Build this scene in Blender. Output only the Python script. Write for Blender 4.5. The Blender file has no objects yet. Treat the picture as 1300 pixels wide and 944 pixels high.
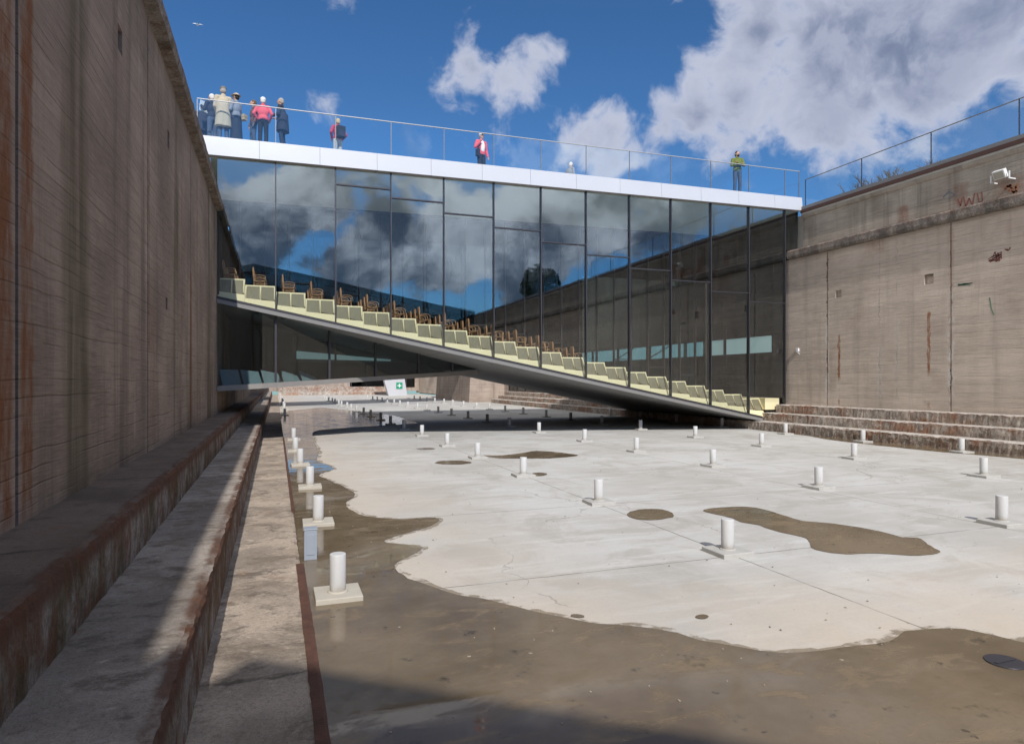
import bpy, bmesh, math, random
from mathutils import Vector, Matrix, noise as mn
random.seed(7)
R = math.radians
EZ = 2.02                       # eye height above the dock floor
F = 830.0; TH = math.atan(300/830); CT, ST = math.cos(TH), math.sin(TH)
SC = bpy.context.scene
COL = SC.collection

# ------------------------------------------------------------------ measuring helpers (sight lines of the survey photo)
def ray(px, py):
    r = (px-650)/F
    return Vector((r*CT+ST, CT-r*ST, -(py-483)/F))
def on_floor(px, py, z=0.0):
    d = ray(px, py); t = (z-EZ)/d.z
    return (d.x*t, d.y*t)
def on_y(px, y):
    d = ray(px, 483); return d.x*y/d.y

# ------------------------------------------------------------------ node helper
class NT:
    def __init__(s, tree): s.t = tree; s.n = tree.nodes; s.l = tree.links
    def new(s, kind, **kw):
        n = s.n.new(kind)
        for k, v in kw.items(): setattr(n, k, v)
        return n
    def put(s, sock, v):
        if v is None: return
        if isinstance(v, bpy.types.NodeSocket): s.l.new(v, sock)
        elif isinstance(v, (tuple, list)) and sock.type == 'RGBA' and len(v) == 3: sock.default_value = (*v, 1)
        else: sock.default_value = v
    def m(s, op, a, b=None, c=None, clamp=False):
        n = s.new('ShaderNodeMath', operation=op, use_clamp=clamp)
        s.put(n.inputs[0], a); s.put(n.inputs[1], b); s.put(n.inputs[2], c)
        return n.outputs[0]
    def vm(s, op, a, b=None):
        n = s.new('ShaderNodeVectorMath', operation=op)
        s.put(n.inputs[0], a); s.put(n.inputs[1], b)
        return n.outputs['Value'] if op in ('LENGTH', 'DOT_PRODUCT', 'DISTANCE') else n.outputs[0]
    def pos(s): return s.new('ShaderNodeNewGeometry').outputs['Position']
    def sep(s, v):
        n = s.new('ShaderNodeSeparateXYZ'); s.put(n.inputs[0], v); return n.outputs
    def comb(s, x, y, z):
        n = s.new('ShaderNodeCombineXYZ'); s.put(n.inputs[0], x); s.put(n.inputs[1], y); s.put(n.inputs[2], z); return n.outputs[0]
    def noise(s, v, scale=1, det=4, rough=.55, dist=0):
        n = s.new('ShaderNodeTexNoise'); s.put(n.inputs['Vector'], v)
        n.inputs['Scale'].default_value = scale; n.inputs['Detail'].default_value = det
        n.inputs['Roughness'].default_value = rough; n.inputs['Distortion'].default_value = dist
        return n.outputs['Fac']
    def stretch(s, v, xyz): return s.vm('MULTIPLY', v, xyz)
    def ss(s, x, a, b):          # smooth step from a to b
        n = s.new('ShaderNodeMapRange', interpolation_type='SMOOTHSTEP')
        s.put(n.inputs['Value'], x); s.put(n.inputs['From Min'], a); s.put(n.inputs['From Max'], b)
        return n.outputs[0]
    def lin(s, x, a, b, c, d):
        n = s.new('ShaderNodeMapRange'); s.put(n.inputs['Value'], x)
        for k, v in zip(('From Min', 'From Max', 'To Min', 'To Max'), (a, b, c, d)): s.put(n.inputs[k], v)
        return n.outputs[0]
    def mix(s, f, a, b, mode='MIX'):
        n = s.new('ShaderNodeMix', data_type='RGBA', blend_type=mode)
        s.put(n.inputs[0], f); s.put(n.inputs[6], a); s.put(n.inputs[7], b)
        return n.outputs[2]
    def wn(s, v):
        n = s.new('ShaderNodeTexWhiteNoise', noise_dimensions='3D'); s.put(n.inputs['Vector'], v); return n.outputs['Value']
    def bump(s, h, st=.3, dist=.02):
        n = s.new('ShaderNodeBump'); n.inputs['Strength'].default_value = st; n.inputs['Distance'].default_value = dist
        s.put(n.inputs['Height'], h); return n.outputs[0]

def mat(name):
    m = bpy.data.materials.new(name); m.use_nodes = True
    t = NT(m.node_tree); b = m.node_tree.nodes['Principled BSDF']
    return m, t, b
def simple(name, col, rough=.6, metal=0.0, var=.12, scale=6.0, bump=0.0, spec=.5):
    m, t, b = mat(name); p = t.pos()
    n = t.noise(p, scale, 4)
    t.put(b.inputs['Base Color'], t.mix(n, tuple(c*(1-var) for c in col), tuple(min(1, c*(1+var)) for c in col)))
    b.inputs['Roughness'].default_value = rough; b.inputs['Metallic'].default_value = metal
    b.inputs['Specular IOR Level'].default_value = spec
    if bump: t.put(b.inputs['Normal'], t.bump(t.noise(p, scale*6, 5), bump, .01))
    return m

def wall_mat(name, base, dark, rust_boxes=(), lime_boxes=(), algae=0.3, axis='y', lines=.4, patch=None, sk=.62, warm=(.42,.17,.06)):
    """board marked old dock concrete with streaks, rust runs and pale lime bloom"""
    m, t, b = mat(name); p = t.pos(); x, y, z = t.sep(p)
    u = y if axis == 'y' else x
    wob = t.m('MULTIPLY', t.m('SUBTRACT', t.noise(p, .7, 2), .5), .10)
    bz = t.m('DIVIDE', t.m('ADD', z, wob), .135)
    bid = t.m('FLOOR', bz); fr = t.m('FRACT', bz)
    tone = t.wn(t.comb(bid, t.m('FLOOR', t.m('DIVIDE', t.m('ADD', u, t.m('MULTIPLY', bid, 1.7)), 2.6)), 3))
    line = t.m('MULTIPLY', t.m('SUBTRACT', 1, t.ss(t.m('ABSOLUTE', t.m('SUBTRACT', fr, .5)), .5, .40)), 1)
    line = t.m('MULTIPLY', line, t.ss(t.noise(t.stretch(p, (.8, .8, 7.4)), 1, 3), .42, .62))
    grain = t.noise(t.stretch(p, (3, 3, 60)), 1, 5, .6)
    big = t.noise(p, .55, 5, .6)
    streak = t.noise(t.stretch(p, (2.2, 2.2, .13)), 1, 5, .65)
    streak2 = t.noise(t.vm('ADD', t.stretch(p, (.75, .75, .07)), (9, 4, 2)), 1, 3, .6)
    fine = t.noise(p, 22, 7, .75)
    c = t.mix(t.ss(big, .32, .68), dark, base)
    c = t.mix(t.m('MULTIPLY', tone, .42), c, tuple(v*.55 for v in base))
    thin = t.noise(t.stretch(p, (1.1, 1.1, 34)), 1, 6, .62)
    c = t.mix(t.m('MULTIPLY', t.ss(thin, .50, .68), .38), c, tuple(v*.5 for v in dark))
    c = t.mix(t.m('MULTIPLY', t.ss(grain, .35, .75), .3), c, tuple(min(1, v*1.35) for v in base))
    c = t.mix(t.m('MULTIPLY', t.ss(streak, .48, .72), sk), c, tuple(v*.55 for v in dark))
    c = t.mix(t.m('MULTIPLY', t.ss(streak2, .55, .72), algae), c, (.075, .062, .030))
    lime = t.m('MULTIPLY', t.ss(t.noise(t.stretch(p, (3.2, 3.2, .22)), 1.1, 5, .7), .60, .78), .5)
    c = t.mix(lime, c, (.46, .42, .39))
    pink = t.m('MULTIPLY', t.ss(t.noise(t.vm('ADD', p, (7, 3, 11)), .9, 4), .55, .75), .28)
    c = t.mix(pink, c, (.30, .19, .15))
    c = t.mix(t.m('MULTIPLY', line, lines), c, tuple(v*.35 for v in dark))
    if patch: c = t.mix(t.m('MULTIPLY', t.m('MULTIPLY', t.m('SUBTRACT', 1, t.ss(t.m('ABSOLUTE', t.m('SUBTRACT', t.m('ADD', u, t.m('MULTIPLY', t.m('SUBTRACT', big, .5), .8)), patch)), .12, .55)), t.ss(streak, .2, .6)), .85), c, (.070, .058, .024))
    c = t.mix(t.m('MULTIPLY', t.ss(fine, .30, .75), .22), c, tuple(v*.6 for v in dark))
    # rust runs: (centre u, half width, z low, z high, strength)
    jit = t.m('MULTIPLY', t.m('SUBTRACT', t.noise(t.stretch(p, (1, 1, 2.0)), 3, 4), .5), .14)
    for (uc, hw, z0, z1, st) in rust_boxes:
        du = t.m('ABSOLUTE', t.m('SUBTRACT', t.m('ADD', u, jit), uc))
        a = t.m('SUBTRACT', 1, t.ss(du, hw*.5, hw))
        bb = t.m('MULTIPLY', t.ss(z, z0, z0+.25), t.m('SUBTRACT', 1, t.ss(z, z1-.12, z1)))
        k = t.m('MULTIPLY', t.m('MULTIPLY', a, bb), t.m('MULTIPLY', t.ss(t.noise(t.stretch(p, (8, 8, 2.5)), 1, 5, .7), .25, .62), st))
        c = t.mix(k, c, t.mix(fine, (.12, .045, .022), warm))
    for (uc, hw, z0, z1, st) in lime_boxes:
        du = t.m('ABSOLUTE', t.m('SUBTRACT', t.m('ADD', u, t.m('MULTIPLY', jit, 1.6)), uc))
        k = t.m('MULTIPLY', t.m('MULTIPLY', t.m('SUBTRACT', 1, t.ss(du, hw*.3, hw)), t.m('MULTIPLY', t.ss(z, z0, z0+.5), t.m('SUBTRACT', 1, t.ss(z, z1-.6, z1)))), t.m('MULTIPLY', t.ss(t.noise(t.stretch(p, (7, 7, 3.0)), 1.2, 5, .7), .38, .62), st))
        c = t.mix(k, c, (.66, .62, .57))
        c = t.mix(t.m('MULTIPLY', t.m('SUBTRACT', 1, t.ss(du, .008, .03)), t.m('MULTIPLY', t.ss(t.noise(t.stretch(p, (2, 2, 1.2)), 1, 4), .42, .58), st)), c, (.10, .085, .075))
    t.put(b.inputs['Base Color'], c)
    b.inputs['Roughness'].default_value = .9; b.inputs['Specular IOR Level'].default_value = .2
    h = t.m('ADD', t.m('MULTIPLY', line, -1.0), t.m('ADD', t.m('MULTIPLY', fine, .5), t.m('ADD', t.m('MULTIPLY', tone, .5), t.m('MULTIPLY', grain, .5))))
    t.put(b.inputs['Normal'], t.bump(h, .55, .018))
    return m

def ledge_mat(name, top, zlev, rustier=1.0, face=(.20, .155, .12), xe=None, orange=False):
    """weathered step: pale stained tread, rusty broken riser; the riser is told by its normal"""
    m, t, b = mat(name); p = t.pos(); g = t.new('ShaderNodeNewGeometry'); nz = t.sep(g.outputs['True Normal'])[2]
    x, y, z = t.sep(p)
    big = t.noise(p, 1.1, 5, .6); mid = t.noise(t.stretch(p, (1.6, 2.2, 4)), 2.0, 8, .70); fine = t.noise(p, 26, 8, .78)
    pit = t.noise(p, 75, 4, .7)
    ct = t.mix(t.ss(big, .35, .65), tuple(v*.62 for v in top), top)
    ct = t.mix(t.m('MULTIPLY', t.ss(mid, .50, .66), .75), ct, (.13, .105, .085))
    ct = t.mix(t.m('MULTIPLY', t.ss(t.noise(t.vm('ADD', p, (3, 8, 1)), 1.7, 5, .65), .60, .72), .5), ct, (.27, .13, .06))
    ct = t.mix(t.m('MULTIPLY', t.ss(fine, .35, .8), .35), ct, (.10, .085, .07))
    ct = t.mix(t.m('MULTIPLY', t.ss(pit, .52, .66), .42), ct, (.11, .09, .072))
    ct = t.mix(t.m('MULTIPLY', t.ss(fine, .56, .68), .40), ct, (.12, .098, .08))
    wy = t.m('ADD', y, t.m('MULTIPLY', t.m('SUBTRACT', t.noise(p, 2.2, 4, .6), .5), .35))
    jf = t.m('ABSOLUTE', t.m('SUBTRACT', t.m('FRACT', t.m('DIVIDE', wy, 3.1)), .5))
    jn = t.m('MULTIPLY', t.m('SUBTRACT', 1, t.ss(jf, .003, .010)), t.ss(big, .3, .6))
    ct = t.mix(t.m('MULTIPLY', jn, .75), ct, (.06, .05, .042))
    ct = t.mix(t.m('MULTIPLY', t.ss(t.noise(t.vm('ADD', p, (0, 20, 4)), 1.25, 7, .72, .6), .50, .62), .55), ct, (.20, .155, .115))
    ct = t.mix(t.m('MULTIPLY', t.ss(t.noise(p, 9, 4, .6), .6, .75), .4), ct, tuple(min(1, v*1.4) for v in top))
    n1 = t.noise(t.stretch(p, (1.5, 1.5, .7)), 1.6, 5, .7); n2 = t.noise(t.stretch(p, (4, 4, 2.0)), 1.5, 5, .7)
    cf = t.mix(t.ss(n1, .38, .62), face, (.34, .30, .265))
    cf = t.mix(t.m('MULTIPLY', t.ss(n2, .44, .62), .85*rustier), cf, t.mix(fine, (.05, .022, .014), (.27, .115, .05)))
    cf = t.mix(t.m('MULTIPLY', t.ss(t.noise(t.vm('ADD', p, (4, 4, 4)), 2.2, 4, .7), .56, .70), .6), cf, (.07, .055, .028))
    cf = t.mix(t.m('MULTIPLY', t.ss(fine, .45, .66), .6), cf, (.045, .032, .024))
    if orange:               # bright orange runs and broken pale stone
        n3 = t.noise(t.stretch(p, (.55, .55, .9)), 1.2, 6, .7, .4); n4 = t.noise(t.stretch(p, (2.2, 2.2, 3.5)), 1.6, 6, .72)
        ct = t.mix(.5, ct, (.64, .59, .54))
        cf = t.mix(t.m('MULTIPLY', t.ss(n4, .50, .62), .7), cf, (.60, .55, .49))
        cf = t.mix(t.m('MULTIPLY', t.ss(n3, .46, .60), t.m('MULTIPLY', t.ss(n4, .34, .62), .80)), cf, t.mix(n2, (.14, .048, .025), (.46, .19, .075)))
        cf = t.mix(t.m('MULTIPLY', t.ss(n4, .36, .28), .5), cf, (.10, .075, .06))
    # rust bleeding over the arris
    arr = t.m('MULTIPLY', t.ss(z, zlev-.12, zlev-.02), t.m('SUBTRACT', 1, t.ss(nz, .55, .98)))
    cf = t.mix(t.m('MULTIPLY', arr, t.m('MULTIPLY', t.ss(n2, .3, .6), .7*rustier)), cf, (.15, .055, .030))
    if xe is not None:       # rusted steel nosing along the edge
        rim = t.m('SUBTRACT', 1, t.ss(t.m('ABSOLUTE', t.m('SUBTRACT', t.m('ADD', x, t.m('MULTIPLY', t.m('SUBTRACT', n2, .5), .10)), xe)), .045, .10))
        rim = t.m('MULTIPLY', rim, t.ss(t.noise(t.stretch(p, (1, .5, 1)), 2.0, 6, .68), .38, .56))
        rc = t.mix(n2, (.045, .022, .017), t.mix(fine, (.11, .045, .028), (.25, .115, .06)))
        ct = t.mix(t.m('MULTIPLY', rim, .85), ct, rc)
        cf = t.mix(t.m('MULTIPLY', t.ss(z, zlev-.17, zlev-.07), t.m('MULTIPLY', t.ss(n1, .2, .5), .85)), cf, rc)
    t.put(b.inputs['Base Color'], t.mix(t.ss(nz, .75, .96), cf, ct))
    b.inputs['Roughness'].default_value = .88; b.inputs['Specular IOR Level'].default_value = .25
    h = t.m('ADD', t.m('ADD', t.m('MULTIPLY', fine, .9), t.m('MULTIPLY', pit, -.35)), t.m('ADD', t.m('MULTIPLY', mid, .7), t.noise(p, 7, 4)))
    t.put(b.inputs['Normal'], t.bump(h, .75, .035))
    return m

def floor_mat():
    m, t, b = mat('dock_floor_concrete'); p = t.pos(); x, y, z = t.sep(p)
    big = t.noise(p, .32, 5, .6); mid = t.noise(p, 1.6, 6, .62); fine = t.noise(p, 30, 4, .7)
    stroke = t.noise(t.stretch(p, (1.0, 6.0, 1)), .8, 5, .65)
    c = t.mix(t.ss(big, .35, .68), (.43, .415, .385), (.545, .538, .52))
    # slab to slab tone
    sid = t.wn(t.comb(t.m('FLOOR', t.m('DIVIDE', t.m('SUBTRACT', x, .55), 4.42)), t.m('FLOOR', t.m('DIVIDE', t.m('SUBTRACT', y, 6.32), 3.33)), 5))
    c = t.mix(t.m('MULTIPLY', sid, .15), c, (.60, .59, .57))
    c = t.mix(t.m('MULTIPLY', t.ss(stroke, .5, .72), .30), c, (.56, .545, .52))
    c = t.mix(t.m('MULTIPLY', t.ss(mid, .56, .74), .4), c, (.63, .625, .61))
    blot = t.noise(t.vm('ADD', p, (31, 7, 0)), .75, 7, .68, .8)
    c = t.mix(t.m('MULTIPLY', t.ss(blot, .48, .62), .6), c, (.375, .352, .315))
    smear = t.noise(t.stretch(p, (.5, 3.2, 1)), 1.3, 6, .7, .5)
    c = t.mix(t.m('MULTIPLY', t.ss(smear, .50, .68), .42), c, (.66, .655, .64))
    # warm silt where the water has dried out towards the low left and front
    sx = t.m('ADD', t.m('SUBTRACT', 1, t.ss(t.m('ADD', x, t.m('MULTIPLY', mid, 2.0)), 1.2, 5.2)), t.m('SUBTRACT', 1, t.ss(t.m('ADD', y, t.m('MULTIPLY', mid, 2.2)), 5.0, 7.2)))
    c = t.mix(t.m('MULTIPLY', t.m('MINIMUM', sx, 1), t.m('MULTIPLY', t.ss(t.noise(p, .8, 4), .15, .6), .75)), c, (.585, .50, .405))
    rust = t.ss(t.noise(t.vm('ADD', t.stretch(p, (1, 3, 1)), (20, 3, 0)), .55, 4, .6), .69, .78)
    c = t.mix(t.m('MULTIPLY', rust, .42), c, (.52, .31, .17))
    # joints every bay
    def jl(v, o, s, w):
        f = t.m('ABSOLUTE', t.m('SUBTRACT', t.m('FRACT', t.m('ADD', t.m('DIVIDE', t.m('SUBTRACT', v, o), s), .5)), .5))
        return t.m('SUBTRACT', 1, t.ss(t.m('MULTIPLY', f, s), w*.5, w))
    wx = t.m('ADD', x, t.m('MULTIPLY', t.m('SUBTRACT', t.noise(p, 5, 3), .5), .03))
    wy = t.m('ADD', y, t.m('MULTIPLY', t.m('SUBTRACT', t.noise(p, 4, 3), .5), .03))
    j = t.m('MAXIMUM', jl(wx, .55, 4.42, .013), jl(wy, 6.22, 3.33, .012))
    brk = t.ss(t.noise(p, 1.3, 4), .36, .55)
    c = t.mix(t.m('MULTIPLY', j, t.m('ADD', .35, t.m('MULTIPLY', brk, .5))), c, (.13, .12, .105))
    # hair cracks
    v = t.new('ShaderNodeTexVoronoi', feature='DISTANCE_TO_EDGE'); v.inputs['Scale'].default_value = .27
    wv = t.new('ShaderNodeTexNoise'); t.put(wv.inputs['Vector'], p); wv.inputs['Scale'].default_value = 1.4; wv.inputs['Detail'].default_value = 6
    t.put(v.inputs['Vector'], t.vm('ADD', p, t.vm('MULTIPLY', wv.outputs['Color'], (1.1, 1.1, 0))))
    cr = t.m('MULTIPLY', t.m('SUBTRACT', 1, t.ss(v.outputs['Distance'], .0008, .0035)), t.ss(t.noise(t.vm('ADD', p, (2, 5, 0)), .35, 3), .50, .58))
    c = t.mix(t.m('MULTIPLY', cr, .6), c, (.22, .20, .185))
    spot = t.m('MULTIPLY', t.ss(t.noise(p, 3.2, 3, .5), .735, .76), .6)
    c = t.mix(spot, c, (.30, .245, .185))
    c = t.mix(t.m('MULTIPLY', t.ss(t.noise(p, 11, 7, .72), .50, .66), .22), c, (.42, .40, .365))
    c = t.mix(t.m('MULTIPLY', t.ss(fine, .45, .70), .18), c, (.36, .34, .31))
    t.put(b.inputs['Base Color'], c)
    b.inputs['Roughness'].default_value = .8; b.inputs['Specular IOR Level'].default_value = .25
    t.put(b.inputs['Normal'], t.bump(t.m('ADD', t.m('MULTIPLY', fine, .3), t.m('SUBTRACT', t.m('MULTIPLY', mid, .8), t.m('MULTIPLY', j, .6))), .22, .012))
    return m

def puddle_mat():
    m, t, b = mat('puddle_water'); p = t.pos()
    big = t.noise(p, .55, 5, .62); mid = t.noise(t.stretch(p, (1, 2.2, 1)), 1.7, 6, .68, .6); fine = t.noise(p, 24, 4, .7)
    c = t.mix(t.ss(big, .3, .7), (.125, .092, .056), (.215, .165, .108))
    c = t.mix(t.m('MULTIPLY', t.ss(mid, .52, .70), .55), c, (.27, .195, .115))
    c = t.mix(t.m('MULTIPLY', t.ss(t.noise(t.vm('ADD', p, (5, 9, 0)), 2.6, 6, .7), .58, .70), .8), c, (.048, .040, .026))
    c = t.mix(t.m('MULTIPLY', t.ss(t.noise(p, 5.5, 3, .5), .70, .74), .7), c, (.035, .030, .022))
    c = t.mix(t.m('MULTIPLY', t.ss(fine, .4, .8), .25), c, (.11, .085, .06))
    t.put(b.inputs['Base Color'], c)
    rr = t.m('ADD', .02, t.m('ADD', t.m('MULTIPLY', t.ss(mid, .44, .64), .22), t.m('MULTIPLY', t.ss(t.sep(p)[0], 1.1, 2.6), .07))); t.put(b.inputs['Roughness'], rr)
    b.inputs['IOR'].default_value = 1.33; b.inputs['Specular IOR Level'].default_value = .5
    t.put(b.inputs['Normal'], t.bump(t.m('ADD', t.m('MULTIPLY', mid, .25), t.m('MULTIPLY', t.m('MULTIPLY', fine, .2), t.ss(mid, .5, .65))), .10, .006))
    return m

def glass_mat(name, tint, base, rough=0.0, wavy=.0):
    m = bpy.data.materials.new(name); m.use_nodes = True; t = NT(m.node_tree)
    t.n.remove(t.n['Principled BSDF']); out = t.n['Material Output']
    tr = t.new('ShaderNodeBsdfTransparent'); tr.inputs[0].default_value = (*tint, 1)
    gl = t.new('ShaderNodeBsdfGlossy'); gl.inputs['Color'].default_value = (.93, .97, 1, 1); gl.inputs['Roughness'].default_value = rough
    lw = t.new('ShaderNodeLayerWeight'); lw.inputs['Blend'].default_value = .5
    fac = t.m('ADD', base, t.m('MULTIPLY', t.m('POWER', lw.outputs['Facing'], 4.0), .55), clamp=True)
    if wavy:
        p = t.pos(); nb = t.bump(t.noise(t.stretch(p, (1, 1, .6)), .55, 1), wavy, .02)
        t.put(gl.inputs['Normal'], nb)
    mx = t.new('ShaderNodeMixShader'); t.put(mx.inputs[0], fac); t.l.new(tr.outputs[0], mx.inputs[1]); t.l.new(gl.outputs[0], mx.inputs[2])
    t.l.new(mx.outputs[0], out.inputs[0])
    return m

M = {}
def damp_mat():
    m, t, b = mat('damp_concrete'); p = t.pos()
    n = t.noise(p, 6, 6, .7); n2 = t.noise(p, 1.4, 5, .65)
    t.put(b.inputs['Base Color'], t.mix(n2, (.25, .20, .14), (.38, .315, .235))); b.inputs['Roughness'].default_value = .6
    tr = t.new('ShaderNodeBsdfTransparent'); mx = t.new('ShaderNodeMixShader')
    t.put(mx.inputs[0], t.m('MULTIPLY', t.ss(t.m('ADD', t.m('MULTIPLY', n, .6), t.m('MULTIPLY', n2, .5)), .48, .62), .8)); t.l.new(tr.outputs[0], mx.inputs[1]); t.l.new(b.outputs[0], mx.inputs[2])
    t.l.new(mx.outputs[0], t.n['Material Output'].inputs[0])
    return m
M['damp'] = damp_mat()
M['glass'] = glass_mat('facade_glass', (.965, .982, .975), .098)
M['glass_low'] = glass_mat('lower_facade_glass', (.82, .88, .88), .07)
M['glass_back'] = glass_mat('dark_back_glass', (.36, .44, .46), .04)
M['glass_rail'] = glass_mat('railing_glass', (.95, .975, .985), .034)
M['white_metal'] = simple('white_fascia_metal', (.50, .505, .535), .42, 0, .05, .9)
M['mullion'] = simple('dark_mullion_metal', (.050, .048, .055), .4, .3)
M['rail_pale'] = simple('pale_rail_metal', (.46, .45, .45), .4, .2)
M['rail_grey'] = simple('grey_rail_metal', (.20, .19, .19), .45, .4)
M['steel'] = simple('brushed_steel', (.40, .40, .40), .35, .8)
def soffit_mat():
    m, t, b = mat('grey_soffit_panels'); p = t.pos(); x, y, z = t.sep(p)
    def ln(v, st, w): return t.m('SUBTRACT', 1, t.ss(t.m('MULTIPLY', t.m('SUBTRACT', .5, t.m('ABSOLUTE', t.m('SUBTRACT', t.m('FRACT', t.m('DIVIDE', v, st)), .5))), st), w*.5, w))
    c = t.mix(t.noise(p, .8, 4), (.225, .22, .215), (.285, .28, .27))
    pid = t.wn(t.comb(t.m('FLOOR', t.m('DIVIDE', x, 1.84)), t.m('FLOOR', t.m('DIVIDE', y, 2.2)), 1))
    c = t.mix(t.m('MULTIPLY', pid, .25), c, (.17, .168, .165))
    c = t.mix(t.m('MULTIPLY', t.m('MAXIMUM', ln(x, 1.84, .018), ln(y, 2.2, .018)), .8), c, (.05, .05, .05))
    t.put(b.inputs['Base Color'], c); b.inputs['Roughness'].default_value = .5
    return m
M['soffit'] = soffit_mat()
M['soffit_edge'] = simple('pale_edge_strip', (.25, .235, .22), .5)
M['nose_grey'] = simple('grey_slab_nosing', (.20, .195, .19), .5)
M['shade_lining'] = wall_mat('shade_dark_board_lining', (.045, .050, .055), (.028, .031, .034), (), algae=.1)  # dock concrete darkened; the shade inside the bridge is in the colour
M['pale_teal'] = simple('pale_teal_panels', (.20, .25, .265), .5)
M['soffit_dark'] = simple('dim_grey_lining', (.055, .082, .086), .6)
M['deck'] = simple('timber_roof_deck', (.32, .29, .25), .7)
M['ceiling'] = simple('pale_ceiling', (.66, .82, .82), .7, 0, .04, 1)
M['interior_dark'] = simple('dark_interior_cladding', (.030, .030, .033), .7)
M['teal_dark'] = simple('dark_teal_rear_wall', (.022, .075, .110), .5)
M['yellow'] = simple('pale_yellow_step_panel', (.78, .70, .44), .6, 0, .05, 3)
def perf():
    m, t, b = mat('perforated_metal'); p = t.pos(); x, y, z = t.sep(p)
    w = t.new('ShaderNodeTexWave', wave_type='BANDS', bands_direction='Z'); t.put(w.inputs['Vector'], p); w.inputs['Scale'].default_value = 9
    w2 = t.new('ShaderNodeTexWave', wave_type='BANDS', bands_direction='X'); t.put(w2.inputs['Vector'], p); w2.inputs['Scale'].default_value = 13
    k = t.m('MULTIPLY', w.outputs['Fac'], w2.outputs['Fac'])
    t.put(b.inputs['Base Color'], t.mix(k, (.25, .225, .15), (.12, .11, .07))); b.inputs['Roughness'].default_value = .5
    return m
M['perf'] = perf()
M['chair_wood'] = simple('brown_chair_ply', (.40, .235, .125), .45, 0, .2, 9)
def pipe_mat():
    m, t, b = mat('white_pvc_pipe'); p = t.pos(); z = t.sep(p)[2]
    n = t.noise(t.stretch(p, (9, 9, 2.5)), 1.6, 5, .65)
    c = t.mix(n, (.50, .50, .50), (.64, .64, .635))
    d = t.m('MULTIPLY', t.m('SUBTRACT', 1, t.ss(t.m('ADD', z, t.m('MULTIPLY', t.m('SUBTRACT', n, .5), .12)), .05, .15)), .65)
    c = t.mix(d, c, (.33, .28, .21))
    c = t.mix(t.m('MULTIPLY', t.ss(t.noise(t.vm('ADD', t.stretch(p, (10, 10, 1.2)), (5, 5, 5)), 1.8, 4), .60, .72), .45), c, (.34, .31, .27))
    t.put(b.inputs['Base Color'], c); b.inputs['Roughness'].default_value = .5
    return m
M['pipe'] = pipe_mat()
M['pad'] = simple('cream_concrete_pad', (.47, .435, .37), .85, 0, .14, 9, .3)
M['pad_grey'] = simple('grey_concrete_pad', (.44, .43, .405), .85, 0, .16, 9, .3)
M['box_grey'] = simple('blue_grey_box_paint', (.30, .34, .40), .5, 0, .08, 5)
M['floor'] = floor_mat(); M['puddle'] = puddle_mat()
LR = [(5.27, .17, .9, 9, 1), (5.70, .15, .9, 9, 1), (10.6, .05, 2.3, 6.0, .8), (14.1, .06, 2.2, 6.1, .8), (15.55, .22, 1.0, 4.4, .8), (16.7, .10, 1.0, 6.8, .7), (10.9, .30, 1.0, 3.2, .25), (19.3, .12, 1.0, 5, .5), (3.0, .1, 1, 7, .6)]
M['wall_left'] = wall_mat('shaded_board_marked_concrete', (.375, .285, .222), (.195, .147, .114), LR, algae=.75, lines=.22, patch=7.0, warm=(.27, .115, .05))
RR = [(15.72, .07, 2.10, 4.35, 1.0), (19.40, .075, 1.95, 3.85, 1.0), (19.40, .06, 1.0, 1.35, .9), (15.72, .06, 1.0, 1.35, .9), (19.95, .10, 1.0, 7, .25), (14.96, .12, 1.0, 7, .3), (17.8, .5, 6.5, 7.4, .3)]
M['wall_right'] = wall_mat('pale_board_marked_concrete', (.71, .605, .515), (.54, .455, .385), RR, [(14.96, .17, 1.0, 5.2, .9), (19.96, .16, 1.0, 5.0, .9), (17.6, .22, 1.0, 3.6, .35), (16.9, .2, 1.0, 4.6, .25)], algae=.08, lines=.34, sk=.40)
M['wall_far'] = wall_mat('far_concrete', (.46, .38, .32), (.30, .24, .20), (), algae=.1, axis='x')
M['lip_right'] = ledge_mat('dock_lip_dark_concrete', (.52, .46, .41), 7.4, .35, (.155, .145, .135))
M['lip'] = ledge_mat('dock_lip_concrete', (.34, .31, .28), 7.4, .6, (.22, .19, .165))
M['parapet'] = wall_mat('parapet_concrete', (.50, .445, .385), (.32, .28, .235), [(12.6, .5, 7.5, 8.6, .5), (17.2, .3, 7.5, 8.3, .5), (13.6, .55, 7.6, 8.3, .45), (15.1, .35, 7.6, 8.5, .4), (14.2, 2.8, 7.43, 7.72, .7)], algae=.45, warm=(.36, .13, .075))
M['cove'] = simple('pale_cove_concrete', (.46, .44, .40), .9, 0, .2, 3, .3)
M['cap'] = simple('rusty_cap_steel', (.095, .050, .042), .7, .2, .25, 5)
M['cap_grey'] = simple('grey_cap_sheet', (.20, .20, .21), .5, .3, .15, 3)
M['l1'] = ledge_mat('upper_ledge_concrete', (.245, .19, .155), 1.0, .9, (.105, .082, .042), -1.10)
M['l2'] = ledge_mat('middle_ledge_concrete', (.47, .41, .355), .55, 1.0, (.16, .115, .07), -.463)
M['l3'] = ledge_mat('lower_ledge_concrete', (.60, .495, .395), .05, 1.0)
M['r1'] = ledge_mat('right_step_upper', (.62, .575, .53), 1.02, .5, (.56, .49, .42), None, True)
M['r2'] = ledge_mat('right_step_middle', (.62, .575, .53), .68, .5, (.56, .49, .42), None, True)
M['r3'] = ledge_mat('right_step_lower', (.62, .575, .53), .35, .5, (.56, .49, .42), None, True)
M['rust'] = simple('rusted_steel_angle', (.10, .046, .030), .85, .1, .7, 9, .6)
M['ground'] = simple('quay_paving', (.26, .25, .24), .9, 0, .2, .5)
M['grit'] = simple('grit', (.32, .28, .23), .9, 0, .7, 3)
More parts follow.
